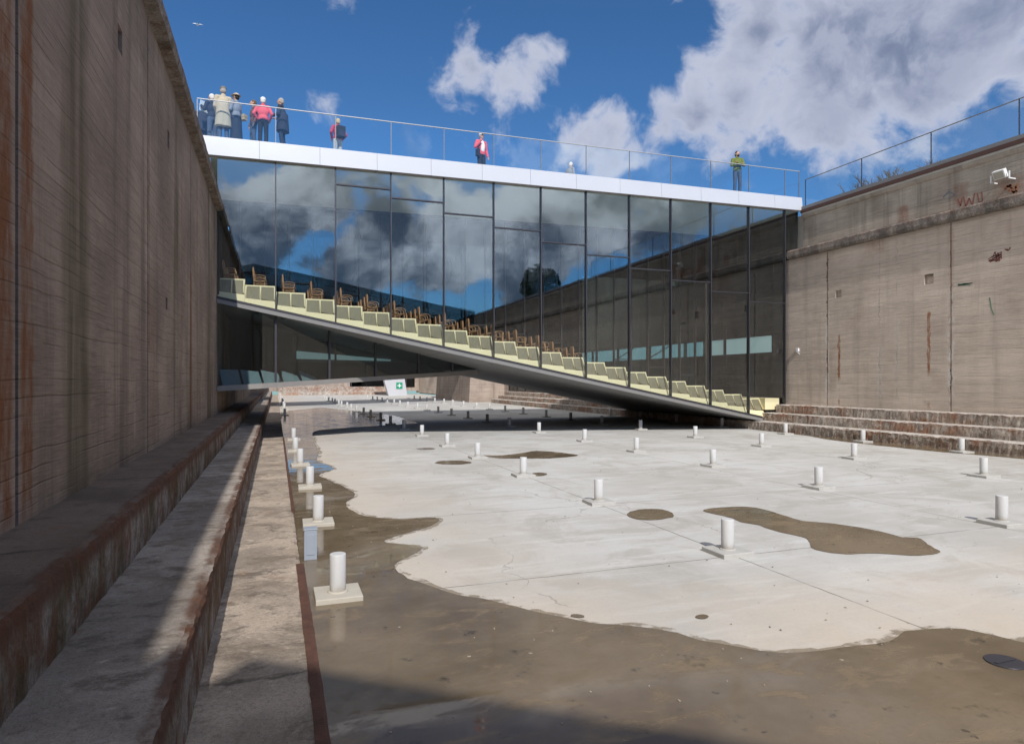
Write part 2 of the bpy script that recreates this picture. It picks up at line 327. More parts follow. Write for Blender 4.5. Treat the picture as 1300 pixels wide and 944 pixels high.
M['tread_wood'] = simple('warm_tread_boards', (.36, .29, .20), .6, 0, .12, 3)
M['black'] = simple('black_gap', (.012, .012, .012), .9)
M['bark'] = simple('bare_tree_bark', (.10, .08, .065), .9, 0, .2, 5)
M['leafs'] = simple('evergreen_leaves', (.05, .075, .03), .8, 0, .3, 4)
M['green_sign'] = simple('green_sign_face', (.0, .27, .14), .5, 0, .03, 3)
M['white_paint'] = simple('white_painted_metal', (.78, .79, .80), .45, 0, .03, 3)
M['dark_window'] = glass_mat('dark_window_glass', (.22, .27, .29), .06)
M['lamp_lens'] = simple('lamp_lens', (.40, .38, .33), .2)
M['bird'] = simple('gull_feathers', (.62, .63, .66), .7)
M['red_paint'] = simple('faded_red_spray_paint', (.25, .10, .085), .8, 0, .3, 14)
M['orange_paint'] = simple('faded_orange_spray_paint', (.36, .17, .10), .8, 0, .3, 14)
M['green_paint'] = simple('faded_green_spray_paint', (.15, .25, .18), .8, 0, .3, 14)
M['blue_paint'] = simple('faded_blue_spray_paint', (.17, .19, .23), .8, 0, .3, 14)
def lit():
    m, t, b = mat('glowing_teal_band'); p = t.pos()
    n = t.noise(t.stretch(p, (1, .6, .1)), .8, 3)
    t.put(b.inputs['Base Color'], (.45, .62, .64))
    t.put(b.inputs['Emission Color'], t.mix(n, (.36, .62, .66), (.62, .86, .88))); b.inputs['Emission Strength'].default_value = 1.35  # emission stands in for sunlight on the band; there is no lamp
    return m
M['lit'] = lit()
M['lit_near'] = M['lit'].copy(); M['lit_near'].name = 'glowing_teal_band_near'; M['lit_near'].node_tree.nodes['Principled BSDF'].inputs['Emission Strength'].default_value = .24
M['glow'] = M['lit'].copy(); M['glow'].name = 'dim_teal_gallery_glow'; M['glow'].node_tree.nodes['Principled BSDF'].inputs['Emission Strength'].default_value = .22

# ------------------------------------------------------------------ mesh helpers
class MB:
    def __init__(s): s.b = bmesh.new()
    def box(s, x0, x1, y0, y1, z0, z1, rot=None, about=None):
        vs = [s.b.verts.new((x, y, z)) for x in (x0, x1) for y in (y0, y1) for z in (z0, z1)]
        for f in ((0,1,3,2), (4,6,7,5), (0,4,5,1), (2,3,7,6), (0,2,6,4), (1,5,7,3)): s.b.faces.new([vs[i] for i in f])
        if rot is not None: bmesh.ops.rotate(s.b, verts=vs, cent=about or ((x0+x1)/2, (y0+y1)/2, (z0+z1)/2), matrix=rot)
        return s
    def hexa(s, pts):          # 8 points, bottom ring then top ring
        vs = [s.b.verts.new(p) for p in pts]
        for f in ((3,2,1,0), (4,5,6,7), (0,1,5,4), (1,2,6,5), (2,3,7,6), (3,0,4,7)): s.b.faces.new([vs[i] for i in f])
        return s
    def prism(s, prof, a, b, fn):
        """profile polygon (u,v) extruded from a to b; fn(u,v,w) gives the point"""
        A = [s.b.verts.new(fn(u, v, a)) for u, v in prof]; B = [s.b.verts.new(fn(u, v, b)) for u, v in prof]
        n = len(prof); s.b.faces.new(A); s.b.faces.new(B[::-1])
        for i in range(n): s.b.faces.new([A[(i+1) % n], A[i], B[i], B[(i+1) % n]])
        return s
    def tube(s, p0, p1, r0, r1=None, seg=10, caps=True):
        r1 = r0 if r1 is None else r1; p0, p1 = Vector(p0), Vector(p1); d = (p1-p0).normalized()
        a = d.orthogonal().normalized(); c = d.cross(a)
        A = []; B = []
        for i in range(seg):
            t = 2*math.pi*i/seg; o = a*math.cos(t)+c*math.sin(t)
            A.append(s.b.verts.new(p0+o*r0)); B.append(s.b.verts.new(p1+o*r1))
        for i in range(seg):
            f = s.b.faces.new([A[i], A[(i+1) % seg], B[(i+1) % seg], B[i]]); f.smooth = True
        if caps: s.b.faces.new(A[::-1]); s.b.faces.new(B)
        return s
    def ell(s, c, r, seg=12, rings=8, rot=None):
        mtx = Matrix.Translation(c) @ (rot.to_4x4() if rot is not None else Matrix()) @ Matrix.Diagonal((*r, 1))
        g = bmesh.ops.create_uvsphere(s.b, u_segments=seg, v_segments=rings, radius=1, matrix=mtx)
        for v in g['verts']:
            for f in v.link_faces: f.smooth = True
        return s
    def cap(s, p0, p1, r0, r1, seg=10):
        s.tube(p0, p1, r0, r1, seg); s.ell(p0, (r0,)*3, seg, 6); s.ell(p1, (r1,)*3, seg, 6); return s
    def build(s, name, m, parent=None, bevel=0.0, smooth=False, remesh=0.0):
        bmesh.ops.recalc_face_normals(s.b, faces=s.b.faces)
        me = bpy.data.meshes.new(name); s.b.to_mesh(me); s.b.free()
        o = bpy.data.objects.new(name, me); COL.objects.link(o)
        me.materials.append(M[m] if isinstance(m, str) else m)
        if parent is not None: adopt(o, parent)
        if remesh:
            md = o.modifiers.new('r', 'REMESH'); md.mode = 'VOXEL'; md.voxel_size = remesh; md.use_smooth_shade = True
            sm = o.modifiers.new('s', 'SMOOTH'); sm.iterations = 3; sm.factor = .5
            dg = bpy.context.evaluated_depsgraph_get(); me2 = bpy.data.meshes.new_from_object(o.evaluated_get(dg))
            o.modifiers.clear(); o.data = me2
            if not me2.materials: me2.materials.append(M[m] if isinstance(m, str) else m)
            for f in me2.polygons: f.use_smooth = True
        if bevel:
            md = o.modifiers.new('bevel', 'BEVEL'); md.width = bevel; md.segments = 2; md.limit_method = 'ANGLE'
        return o
def adopt(o, parent):
    """parent o keeping its mesh where it was modelled (world space)"""
    off = Vector((0, 0, 0)); q = parent
    while q is not None: off += q.location; q = q.parent
    o.parent = parent
    o.location = -off if o.type == 'MESH' else o.location-off
def adopt_local(o, parent): o.parent = parent
def thing(name, label, cat, loc=(0, 0, 0), group=None):
    o = bpy.data.objects.new(name, None); COL.objects.link(o); o.location = loc; o.empty_display_size = .3
    tag(o, label, cat, group); return o
def tag(o, label=None, cat=None, group=None, kind=None):
    if label: o['label'] = label
    if cat: o['category'] = cat
    if group: o['group'] = group
    if kind: o['kind'] = kind
    return o
def lerp(a, b, t): return a+(b-a)*t
def nz(v, s=1.0): return mn.noise(Vector(v)*s)

# ------------------------------------------------------------------ setting: floor, ground, water
XWL, XWR = -1.71, 20.40
b = MB(); b.box(-1.6, 20.3, -45, 99, -.3, 0); tag(b.build('dock_floor', 'floor'), kind='structure')
# quay level ground: one sheet with the dock cut out of it
bm = MB(); zg = 9.20; x0, x1, y0, y1 = -2.9, 21.55, -45.6, 103.0
o4 = [bm.b.verts.new(p) for p in ((-900, -900, zg), (900, -900, zg), (900, 900, zg), (-900, 900, zg))]
i4 = [bm.b.verts.new(p) for p in ((x0, y0, zg), (x1, y0, zg), (x1, y1, zg), (x0, y1, zg))]
for i in range(4): bm.b.faces.new([o4[i], o4[(i+1) % 4], i4[(i+1) % 4], i4[i]])
tag(bm.build('quay_ground', 'ground'), kind='structure')

def smooth_poly(pts, step=.12, amp=.035):
    n = len(pts); out = []
    for i in range(n):
        p0, p1, p2, p3 = (Vector((*pts[(i+k-1) % n], 0)) for k in range(4))
        L = (p2-p1).length; k = max(1, min(60, int(L/step)))
        for j in range(k):
            t = j/k
            q = .5*((2*p1)+(p2-p0)*t+(2*p0-5*p1+4*p2-p3)*t*t+(3*p1-p0-3*p2+p3)*t**3) if L < 4 else p1.lerp(p2, t)
            q = q+Vector((nz((q.x*1.9, q.y*1.9, 1)), nz((q.x*1.9, q.y*1.9, 7)), 0))*amp+Vector((nz((q.x*7, q.y*7, 3)), nz((q.x*7, q.y*7, 9)), 0))*amp*.6+Vector((nz((q.x*19, q.y*19, 3)), nz((q.x*19, q.y*19, 9)), 0))*amp*.45
            out.append((q.x, q.y))
    return out
def sheet(name, pts, z, m, step=.12, amp=.035):
    bm = MB(); vs = [bm.b.verts.new((x, y, z)) for x, y in smooth_poly(pts, step, amp)]
    f = bm.b.faces.new(vs); bmesh.ops.triangulate(bm.b, faces=[f])
    o = bm.build(name, m)
    if o.data.polygons and o.data.polygons[0].normal.z < 0: o.data.flip_normals()
    return tag(o, kind='structure')
def damp(name, pts, grow):
    n = len(pts); area = sum(pts[i][0]*pts[(i+1) % n][1]-pts[(i+1) % n][0]*pts[i][1] for i in range(n))
    sg = 1 if area > 0 else -1; out = []
    for i in range(n):
        a, c = Vector(pts[i-1]), Vector(pts[(i+1) % n]); d = (c-a).normalized(); q = Vector(pts[i])+Vector((d.y, -d.x))*sg*grow
        out.append((q.x, q.y))
    return sheet(name, out, .003, 'damp', .06, .075)
edge = [(408,517),(445,521),(500,527),(530,537),(440,543),(396,549),(404,573),(403,585),(424,594),(406,602),(417,609),(451,627),(439,639),(455,653),(500,659),(552,657),(548,667),(486,687),(536,695),(502,718),(520,735),(581,754),(641,766),(701,782),(742,790),(802,795),(858,804),(887,813),(941,821),(999,830),(1063,822),(1131,816),(1148,802),(1185,798),(1225,799),(1266,807),(1300,815)]
wet = [on_floor(*p) for p in edge]
damp('damp_floor', wet+[(6.5, 3.2), (9, 1.5), (9, -1), (.20, -1), (.20, 8), (.20, 16), (.20, 24), (.20, 34), (.6, 46)], .07)
sheet('shallow_water', wet+[(6.5, 3.2), (9, 1.5), (9, -1), (.20, -1), (.20, 8), (.20, 16), (.20, 24), (.20, 34), (.6, 46)], .006, 'puddle')
def zp(lst): return [on_floor(860+u*.3385, 580+v*.3385) for u, v in lst]
def zq(lst): return [on_floor(460+u*.4024, 480+v*.4024) for u, v in lst]
def ellp(cx, cy, rx, ry): return [on_floor(cx+rx*math.cos(a), cy+ry*math.sin(a)) for a in [i*math.pi/6 for i in range(12)]]
sheet('puddle', zp([(97,203),(150,190),(260,187),(340,200),(420,225),(470,240),(590,250),(740,275),(850,303),(900,303),(950,335),(985,358),(900,370),(740,362),(640,365),(550,355),(505,340),(480,305),(380,280),(300,255),(240,245),(190,225)]), .006, 'puddle', .08, .03)
sheet('puddle', ellp(825, 653, 29, 7), .006, 'puddle', .08, .05)
sheet('puddle', zq([(380,243),(440,243),(490,238),(540,230),(600,232),(677,243),(600,252),(500,253),(420,251)]), .006, 'puddle', .1, .05)
sheet('puddle', ellp(575, 587, 23, 2.5), .006, 'puddle', .1, .06)
sheet('puddle', ellp(541, 569.5, 12, 1.2), .006, 'puddle', .1, .06)
sheet('puddle', ellp(684, 602, 10, 2.2), .006, 'puddle', .1, .05)
sheet('puddle', ellp(891, 783, 9, 3), .006, 'puddle', .05, .02)
sheet('puddle', ellp(732, 782, 9, 2.4), .006, 'puddle', .05, .03)
sheet('gutter_water', [on_floor(1018, 552), on_floor(1060, 559), on_floor(1130, 567), on_floor(1200, 574), on_floor(1300, 582.5), (18.2, 8), (18.59, 8), (18.59, 15), (18.59, 22)], .006, 'puddle', .2, .06)

# grit and scraps scattered over the floor
rg = random.Random(3); bm = MB()
for i in range(420):
    x, y = rg.uniform(.5, 17), 3.5+rg.random()**1.6*14; r_ = rg.uniform(.003, .009)
    mt = Matrix.Translation((x, y, .008)) @ Matrix.Rotation(rg.uniform(0, 6), 4, 'Z') @ Matrix.Diagonal((r_*rg.uniform(.8, 2.2), r_, r_*.6, 1))
    bmesh.ops.create_icosphere(bm.b, subdivisions=1, radius=1, matrix=mt)
tag(bm.build('grit', 'grit'), 'scattered grit and crumbs lying on the pale dock floor', 'grit', kind='stuff')
dx, dy = on_floor(1276, 841)  # flat dark disc set on the wet floor
dr = thing('dark_disc', 'dark flat disc in the wet floor at the lower right', 'disc', (dx, dy, 0))
m = MB(); m.tube((dx, dy, .004), (dx, dy, .014), .13, .125, 24); m.build('plate', 'mullion', dr)
m = MB(); m.box(dx-.10, dx+.10, dy-.012, dy+.012, .0145, .018); m.build('raised_bar', 'mullion', dr)

# ------------------------------------------------------------------ dock walls
def wall_panel(name, side, y0, y1, z0, z1, xf, thick, m, parent, holes=()):
    """panel with real pockets; side=+1 faces +X, -1 faces -X"""
    bm = MB(); ys = sorted({y0, y1, *[h[0] for h in holes], *[h[1] for h in holes]}); zs = sorted({z0, z1, *[h[2] for h in holes], *[h[3] for h in holes]})
    xb = xf-side*thick
    def q(p): bm.b.faces.new([bm.b.verts.new(v) for v in p])
    for i in range(len(ys)-1):
        for k in range(len(zs)-1):
            a, c, d, e = ys[i], ys[i+1], zs[k], zs[k+1]
            if any(h[0] <= a and c <= h[1] and h[2] <= d and e <= h[3] for h in holes):
                xi = xf-side*(.22 if side > 0 else .09)
                q([(xi, a, d), (xi, c, d), (xi, c, e), (xi, a, e)])
                q([(xf, a, d), (xf, c, d), (xi, c, d), (xi, a, d)]); q([(xf, a, e), (xf, c, e), (xi, c, e), (xi, a, e)])
                q([(xf, a, d), (xf, a, e), (xi, a, e), (xi, a, d)]); q([(xf, c, d), (xf, c, e), (xi, c, e), (xi, c, d)])
            else: q([(xf, a, d), (xf, c, d), (xf, c, e), (xf, a, e)])
    q([(xb, y0, z0), (xb, y1, z0), (xb, y1, z1), (xb, y0, z1)])
    for y in (y0, y1): q([(xf, y, z0), (xf, y, z1), (xb, y, z1), (xb, y, z0)])
    for z in (z0, z1): q([(xf, y0, z), (xf, y1, z), (xb, y1, z), (xb, y0, z)])
    bmesh.ops.remove_doubles(bm.b, verts=bm.b.verts, dist=1e-5)
    return bm.build(name, m, parent)

def rough_strip(bm, prof, y0, y1, step, amp, seed=0, jag=()):
    """open profile (x,z) swept along Y with broken edges at the profile points listed in jag"""
    n = max(2, int((y1-y0)/step)); rows = []
    for i in range(n+1):
        y = lerp(y0, y1, i/n); row = []
        for k, (x, z) in enumerate(prof):
            a = amp if k in jag else amp*.15
            chip = max(0, nz((y*2.3, seed, 6))-.18)*a*1.3
            dx = nz((y*1.3, k*3.1+seed, 2))*a*.25+nz((y*9, k*.9+seed, 5))*a*.45+nz((y*21, k*1.7+seed, 3))*a*.3
            dz = nz((y*1.1, k*1.3+seed, 8))*a*.2+nz((y*9.5, k*.9+seed, 4))*a*.4-(chip if k in jag[:2] else 0)
            row.append(bm.b.verts.new((x+dx, y, z+dz)))
        rows.append(row)
    for i in range(n):
        for k in range(len(prof)-1):
            bm.b.faces.new([rows[i][k], rows[i+1][k], rows[i+1][k+1], rows[i][k+1]])
    for row in (rows[0], rows[-1]):
        if len(row) > 2: bm.b.faces.new(row)

def ledge_prof(xin, xout, zt, zb):
    s = 1 if xout > xin else -1; h = zt-zb
    return [(xin, zb), (xin, zt), (lerp(xin, xout, .35), zt), (lerp(xin, xout, .7), zt), (xout-s*.05, zt), (xout-s*.012, zt-.012), (xout, zt-.045), (xout+s*.004, zt-h*.35), (xout-s*.004, zt-h*.65), (xout, zb)]

# left wall
Lw = thing('concrete_dock_wall', 'brown board marked concrete dock wall in shade, its rust streaked face on the left', 'wall', (XWL, 10, 0))
holes = {0: [(8.62, 8.86, 5.85, 6.15)], 1: [(12.3, 12.5, 5.95, 6.25), (12.1, 12.3, 3.2, 3.4)]}
js = [-44.5+5*i for i in range(30)]
for i, a in enumerate(js):
    if a > 97: break
    hs = []
    for lst in holes.values():
        for h in lst:
            if a+.1 < h[0] and h[1] < a+4.9: hs.append(h)
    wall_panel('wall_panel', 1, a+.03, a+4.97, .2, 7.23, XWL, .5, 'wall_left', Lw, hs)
MB().box(XWL-.62, XWL-.12, -44.5, 98, .1, 7.22).build('joint_backing', 'black', Lw)
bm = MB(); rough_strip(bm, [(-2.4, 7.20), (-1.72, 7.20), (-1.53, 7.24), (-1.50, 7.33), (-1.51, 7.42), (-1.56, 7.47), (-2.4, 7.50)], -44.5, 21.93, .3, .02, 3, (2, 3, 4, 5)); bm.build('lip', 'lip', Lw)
MB().prism([(-2.35, 7.45), (-2.35, 8.85), (-2.25, 9.05), (-2.22, 9.32), (-2.8, 9.32), (-2.8, 7.45)], -44.5, 21.9, lambda u, v, w: (u, w, v)).build('parapet', 'parapet', Lw)
MB().prism([(-2.35, 7.45), (-2.35, 9.32), (-2.8, 9.32), (-2.8, 7.45)], 32.2, 98, lambda u, v, w: (u, w, v)).build('parapet', 'parapet', Lw)
# right wall
Rw = thing('concrete_dock_wall', 'pale grey sunlit dock wall on the right with two rust slits and red graffiti', 'wall', (XWR, 10, 0))
rh = [(19.28, 19.56, 5.22, 5.50), (15.55, 15.87, 5.22, 5.55)]
for i in range(30):
    a = -45.04+5*i
    if a > 97: break
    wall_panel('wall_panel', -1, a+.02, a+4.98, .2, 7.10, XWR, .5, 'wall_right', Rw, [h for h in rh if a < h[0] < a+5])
MB().box(XWR+.1, XWR+.62, -44.5, 98, .1, 7.08).build('joint_backing', 'black', Rw)
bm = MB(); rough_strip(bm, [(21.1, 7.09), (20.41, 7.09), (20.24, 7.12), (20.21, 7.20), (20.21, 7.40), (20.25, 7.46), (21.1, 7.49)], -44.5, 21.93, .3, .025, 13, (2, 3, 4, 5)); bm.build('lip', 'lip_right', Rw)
MB().prism([(21.04, 7.45), (21.04, 8.85), (20.98, 8.90), (20.94, 9.02), (21.6, 9.02), (21.6, 7.45)], -44.5, 21.88, lambda u, v, w: (u, w, v)).build('parapet', 'parapet', Rw)
MB().prism([(20.93, 9.022), (20.93, 9.10), (21.6, 9.10), (21.6, 9.022)], -44.5, 21.88, lambda u, v, w: (u, w, v)).build('cove', 'cove', Rw)
MB().prism([(20.90, 9.102), (20.90, 9.235), (21.6, 9.235), (21.6, 9.102)], -44.5, 21.9, lambda u, v, w: (u, w, v)).build('rusty_cap', 'cap', Rw)
MB().prism([(20.93, 9.237), (20.93, 9.37), (21.6, 9.37), (21.6, 9.237)], -44.5, 21.9, lambda u, v, w: (u, w, v)).build('cap_sheet', 'cap_grey', Rw)
MB().box(21.04, 21.6, 32.2, 98, 7.45, 9.32).build('parapet', 'parapet', Rw)
# spray paint on the right wall: thin flat strokes, 3 mm proud
def strokes(name, m, xw, segs, w):
    bm = MB()
    for pts in segs:
        for (ya, za), (yb, zb) in zip(pts[:-1], pts[1:]):
            d = Vector((0, yb-ya, zb-za)); n = Vector((0, -d.z, d.y)).normalized()*w*random.uniform(.35, .65)
            A, B = Vector((xw, ya, za)), Vector((xw, yb, zb))
            bm.b.faces.new([bm.b.verts.new(p) for p in (A-n, A+n, B+n, B-n)])
    r = bmesh.ops.extrude_face_region(bm.b, geom=bm.b.faces[:]); bmesh.ops.translate(bm.b, verts=[v for v in r['geom'] if isinstance(v, bmesh.types.BMVert)], vec=(-.002, 0, 0))
    return bm.build(name, m, Rw)
def rscr(yc, zc, ry, rz, n): return [[(yc+random.uniform(-ry, ry), zc+random.uniform(-rz, rz)) for _ in range(random.randint(3, 5))] for _ in range(n)]
strokes('graffiti', 'red_paint', XWR-.002, rscr(13.6, 5.75, .22, .18, 5)+rscr(13.2, 5.9, .15, .04, 2), .035)
strokes('graffiti', 'red_paint', 21.037, [[(15.0, 8.0), (14.93, 7.65), (14.82, 7.9), (14.72, 7.64), (14.64, 8.02)], [(14.56, 8.0), (14.5, 7.66), (14.4, 7.7), (14.42, 8.0)], [(15.2, 7.98), (15.1, 7.72), (15.05, 7.98)]], .045)
strokes('graffiti', 'orange_paint', 21.037, rscr(13.55, 7.85, .2, .16, 5), .06)
strokes('graffiti', 'blue_paint', 21.037, [[(15.7, 8.15), (15.5, 8.3), (15.3, 8.15), (15.5, 8.05)], [(12.7, 7.9), (12.6, 8.1), (12.5, 7.9)]], .05)
strokes('graffiti', 'green_paint', XWR-.002, rscr(14.5, 5.05, .25, .05, 2)+[[(13.75, 4.55), (13.7, 4.2), (13.62, 4.0)]], .03)
# ledges and steps
La = thing('stepped_ledges', 'three long stepped ledges with rusty edges along the foot of the shaded left wall', 'steps', (-.7, 10, 0))
def ledge(parent, name, xin, xout, zt, zb, y0, y1, m, seed, amp=.028, step=.06):
    bm = MB(); rough_strip(bm, ledge_prof(xin, xout, zt, zb), y0, y1, step, amp, seed, (4, 5, 6, 7, 8)); return bm.build(name, m, parent)
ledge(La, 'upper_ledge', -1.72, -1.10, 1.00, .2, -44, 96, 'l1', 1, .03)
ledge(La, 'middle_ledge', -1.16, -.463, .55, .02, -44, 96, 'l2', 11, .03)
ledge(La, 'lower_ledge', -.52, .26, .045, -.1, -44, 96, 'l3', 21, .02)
bm = MB(); rough_strip(bm, [(.20, -.1), (.205, .052), (.262, .056), (.285, .05), (.29, -.1)], 2, 7.4, .1, .012, 31, (1, 2, 3)); bm.build('rusty_edge_angle', 'rust', La)
bm = MB(); rough_strip(bm, [(.22, -.1), (.225, .05), (.262, .052), (.275, .046), (.28, -.1)], 10.4, 24, .1, .012, 37, (1, 2, 3)); bm.build('rusty_edge_angle', 'rust', La)
Ra = thing('stepped_ledges', 'three rusty crumbling stone steps along the foot of the sunlit right wall', 'steps', (19.5, 10, 0))
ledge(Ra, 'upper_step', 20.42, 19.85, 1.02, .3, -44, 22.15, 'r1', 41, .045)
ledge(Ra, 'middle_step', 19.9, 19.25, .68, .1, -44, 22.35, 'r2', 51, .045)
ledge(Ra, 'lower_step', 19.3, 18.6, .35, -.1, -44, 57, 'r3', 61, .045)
Rb = thing('stepped_ledges', 'sunlit stone steps on the right beyond the underside of the glass bridge', 'steps', (19.5, 45, 0))
ledge(Rb, 'upper_step', 20.42, 19.85, 1.02, .3, 32.5, 57, 'r1', 43, .06)
ledge(Rb, 'middle_step', 19.9, 19.25, .68, .36, 32.5, 57, 'r2', 53, .06)

# ------------------------------------------------------------------ bollards
PB = None
def ordn(i):
    return ['nearest', 'second', 'third', 'fourth', 'fifth', 'sixth', 'seventh', 'eighth', 'ninth', 'tenth', 'eleventh', 'twelfth', 'thirteenth', 'fourteenth', 'fifteenth', 'sixteenth', 'seventeenth', 'eighteenth', 'nineteenth', 'twentieth', 'twenty first', 'twenty second', 'twenty third', 'twenty fourth', 'twenty fifth'][i]
def make_bollard(x, y, padm):
    r = thing('bollard', '', 'bollard', (x, y, 0), 'white pipe bollards set out in a grid on the dock floor')
    p = MB(); p.box(x-.21, x+.21, y-.21, y+.21, -.02, .052); p.build('base_slab', padm, r, .008)
    q = MB(); q.tube((x, y, .03), (x, y, .405), .074, .074, 28); q.build('pipe', 'pipe', r, .008)
    c = MB(); c.tube((x, y, .045), (x, y, .066), .10, .085, 28); c.build('collar', padm, r)
    return r
xs = [.55, 4.97, 9.63, 14.05, 18.1]
lines = ['in the line beside the left ledge', 'in the second line from the left', 'in the middle line', 'in the fourth line from the left', 'in the line beside the right steps']
ysr = [6.34, 9.60, 12.92, 16.28, 19.6, 23.5]+[23.5+3.33*i for i in range(1, 16)]
protos = {}
for ci, x in enumerate(xs):
    for ri, y in enumerate(ysr):
        if ci == 4 and ri < 2: continue
        if ci == 3 and ri < 1: continue
        if ci == 4 and ri > 8: continue
        if ci == 0 and (y > 24 and y < 37): continue
        xx, yy = x+random.uniform(-.06, .06), y+random.uniform(-.05, .05)
        k = ri-(1 if ci == 3 else 2 if ci == 4 else 0)
        if ri == 0 and ci == 0 or ci > 0 and protos.get('grey') is None:
            o = proto = make_bollard(xx, yy, 'pad' if ci == 0 else 'pad_grey'); protos['cream' if ci == 0 else 'grey'] = o
        else:
            o = proto.copy(); COL.objects.link(o); o.location = (xx, yy, 0)
            for ch in proto.children:
                c = ch.copy(); COL.objects.link(c); c.parent = o
            o.rotation_euler = (random.uniform(-.012, .012), random.uniform(-.012, .012), random.uniform(-.06, .06))
        place = 'nearest the camera' if k == 0 else ordn(k)+' from camera'
        o['label'] = f"white pipe bollard, {place} {lines[ci]}"
bx = on_floor(391, 709)
g = thing('junction_box', 'small blue grey metal box standing against the lower left ledge', 'box', (.37, bx[1], 0))
y = bx[1]
MB().box(.30, .44, y-.07, y+.07, 0, .335).build('housing', 'box_grey', g, .006)
MB().box(.294, .446, y-.076, y+.076, .336, .352).build('lid', 'box_grey', g, .004)
MB().box(.325, .415, y-.077, y-.071, .06, .29).build('front_plate', 'box_grey', g, .002)

# ------------------------------------------------------------------ the glass bridge building
YF, YB, YR = 22.0, 27.3, 32.0
def zs(x): return 2.06-.197*x+EZ            # underside of the raked floor
def zt(x): return lerp(7.46, 7.75, (x+2.2)/23.2)+EZ      # top of the white fascia
def zb(x): return lerp(6.88, 7.20, (x+2.2)/23.2)+EZ      # underside of the fascia = top of the glass
BD = thing('glass_bridge_building', 'glazed museum bridge across the dock with white roof edge and raked auditorium inside', 'building', (9.3, 22, 0))
mx = [-1.84, 0, 1.84, 3.64, 5.46, 7.27, 9.08, 10.90, 12.74, 14.59, 16.46, 18.33, 20.19]
bm = MB(); fx = [-2.3]
while fx[-1] < 20.9: fx.append(min(21.0, fx[-1]+1.82/1.0))
for a, c in zip(fx[:-1], fx[1:]):
    a2, c2 = a+.004, c-.004
    bm.hexa([(a2, 21.86, zb(a)), (c2, 21.86, zb(c)), (c2, 22.12, zb(c)), (a2, 22.12, zb(a)), (a2, 21.90, zt(a)), (c2, 21.90, zt(c)), (c2, 22.12, zt(c)), (a2, 22.12, zt(a))])
bm.build('fascia', 'white_metal', BD)
MB().hexa([(-2.3, 22.13, zt(-2.3)-.45), (21, 22.13, zt(21)-.45), (21, YR, zt(21)-.45), (-2.3, YR, zt(-2.3)-.45), (-2.3, 22.13, zt(-2.3)-.03), (21, 22.13, zt(21)-.03), (21, YR, zt(21)-.03), (-2.3, YR, zt(-2.3)-.03)]).build('roof_deck', 'deck', BD)
MB().hexa([(-2.3, 22.13, zb(-2.3)+.01), (21, 22.13, zb(21)+.01), (21, YB-.1, zb(21)+.01), (-2.3, YB-.1, zb(-2.3)+.01), (-2.3, 22.13, zb(-2.3)+.10), (21, 22.13, zb(21)+.10), (21, YB-.1, zb(21)+.10), (-2.3, YB-.1, zb(-2.3)+.10)]).build('ceiling', 'ceiling', BD)
MB().hexa([(-2.3, YB, zb(-2.3)-.05), (21, YB, zb(21)-.05), (21, YB+.15, zb(21)-.05), (-2.3, YB+.15, zb(-2.3)-.05), (-2.3, YB, zb(-2.3)+.11), (21, YB, zb(21)+.11), (21, YB+.15, zb(21)+.11), (-2.3, YB+.15, zb(-2.3)+.11)]).build('ceiling_beam', 'mullion', BD)
MB().hexa([(-2.3, YB+.2, zb(-2.3)+.0), (21, YB+.2, zb(21)), (21, YR-.1, zb(21)), (-2.3, YR-.1, zb(-2.3)), (-2.3, YB+.2, zb(-2.3)+.10), (21, YB+.2, zb(21)+.1), (21, YR-.1, zb(21)+.1), (-2.3, YR-.1, zb(-2.3)+.10)]).build('rear_ceiling', 'interior_dark', BD)
# raked slab: dark channel, pale nose, grey soffit
XE = 18.98
def slab(name, m, x0, x1, y0, y1, d0, d1):
    return MB().hexa([(x0, y0, zs(x0)+d0), (x1, y0, zs(x1)+d0), (x1, y1, zs(x1)+d0), (x0, y1, zs(x0)+d0), (x0, y0, zs(x0)+d1), (x1, y0, zs(x1)+d1), (x1, y1, zs(x1)+d1), (x0, y1, zs(x0)+d1)]).build(name, m, BD)
slab('soffit', 'soffit', -1.7, XE, 22.02, YR+1.0, 0, .10)
slab('floor_nose', 'nose_grey', -1.7, XE, 21.93, 22.018, -.005, .115)
slab('edge_channel', 'mullion', -1.7, XE, 21.95, 22.16, .12, .205)
slab('floor_slab', 'interior_dark', -1.7, XE, 22.17, YR+.9, .102, .22)
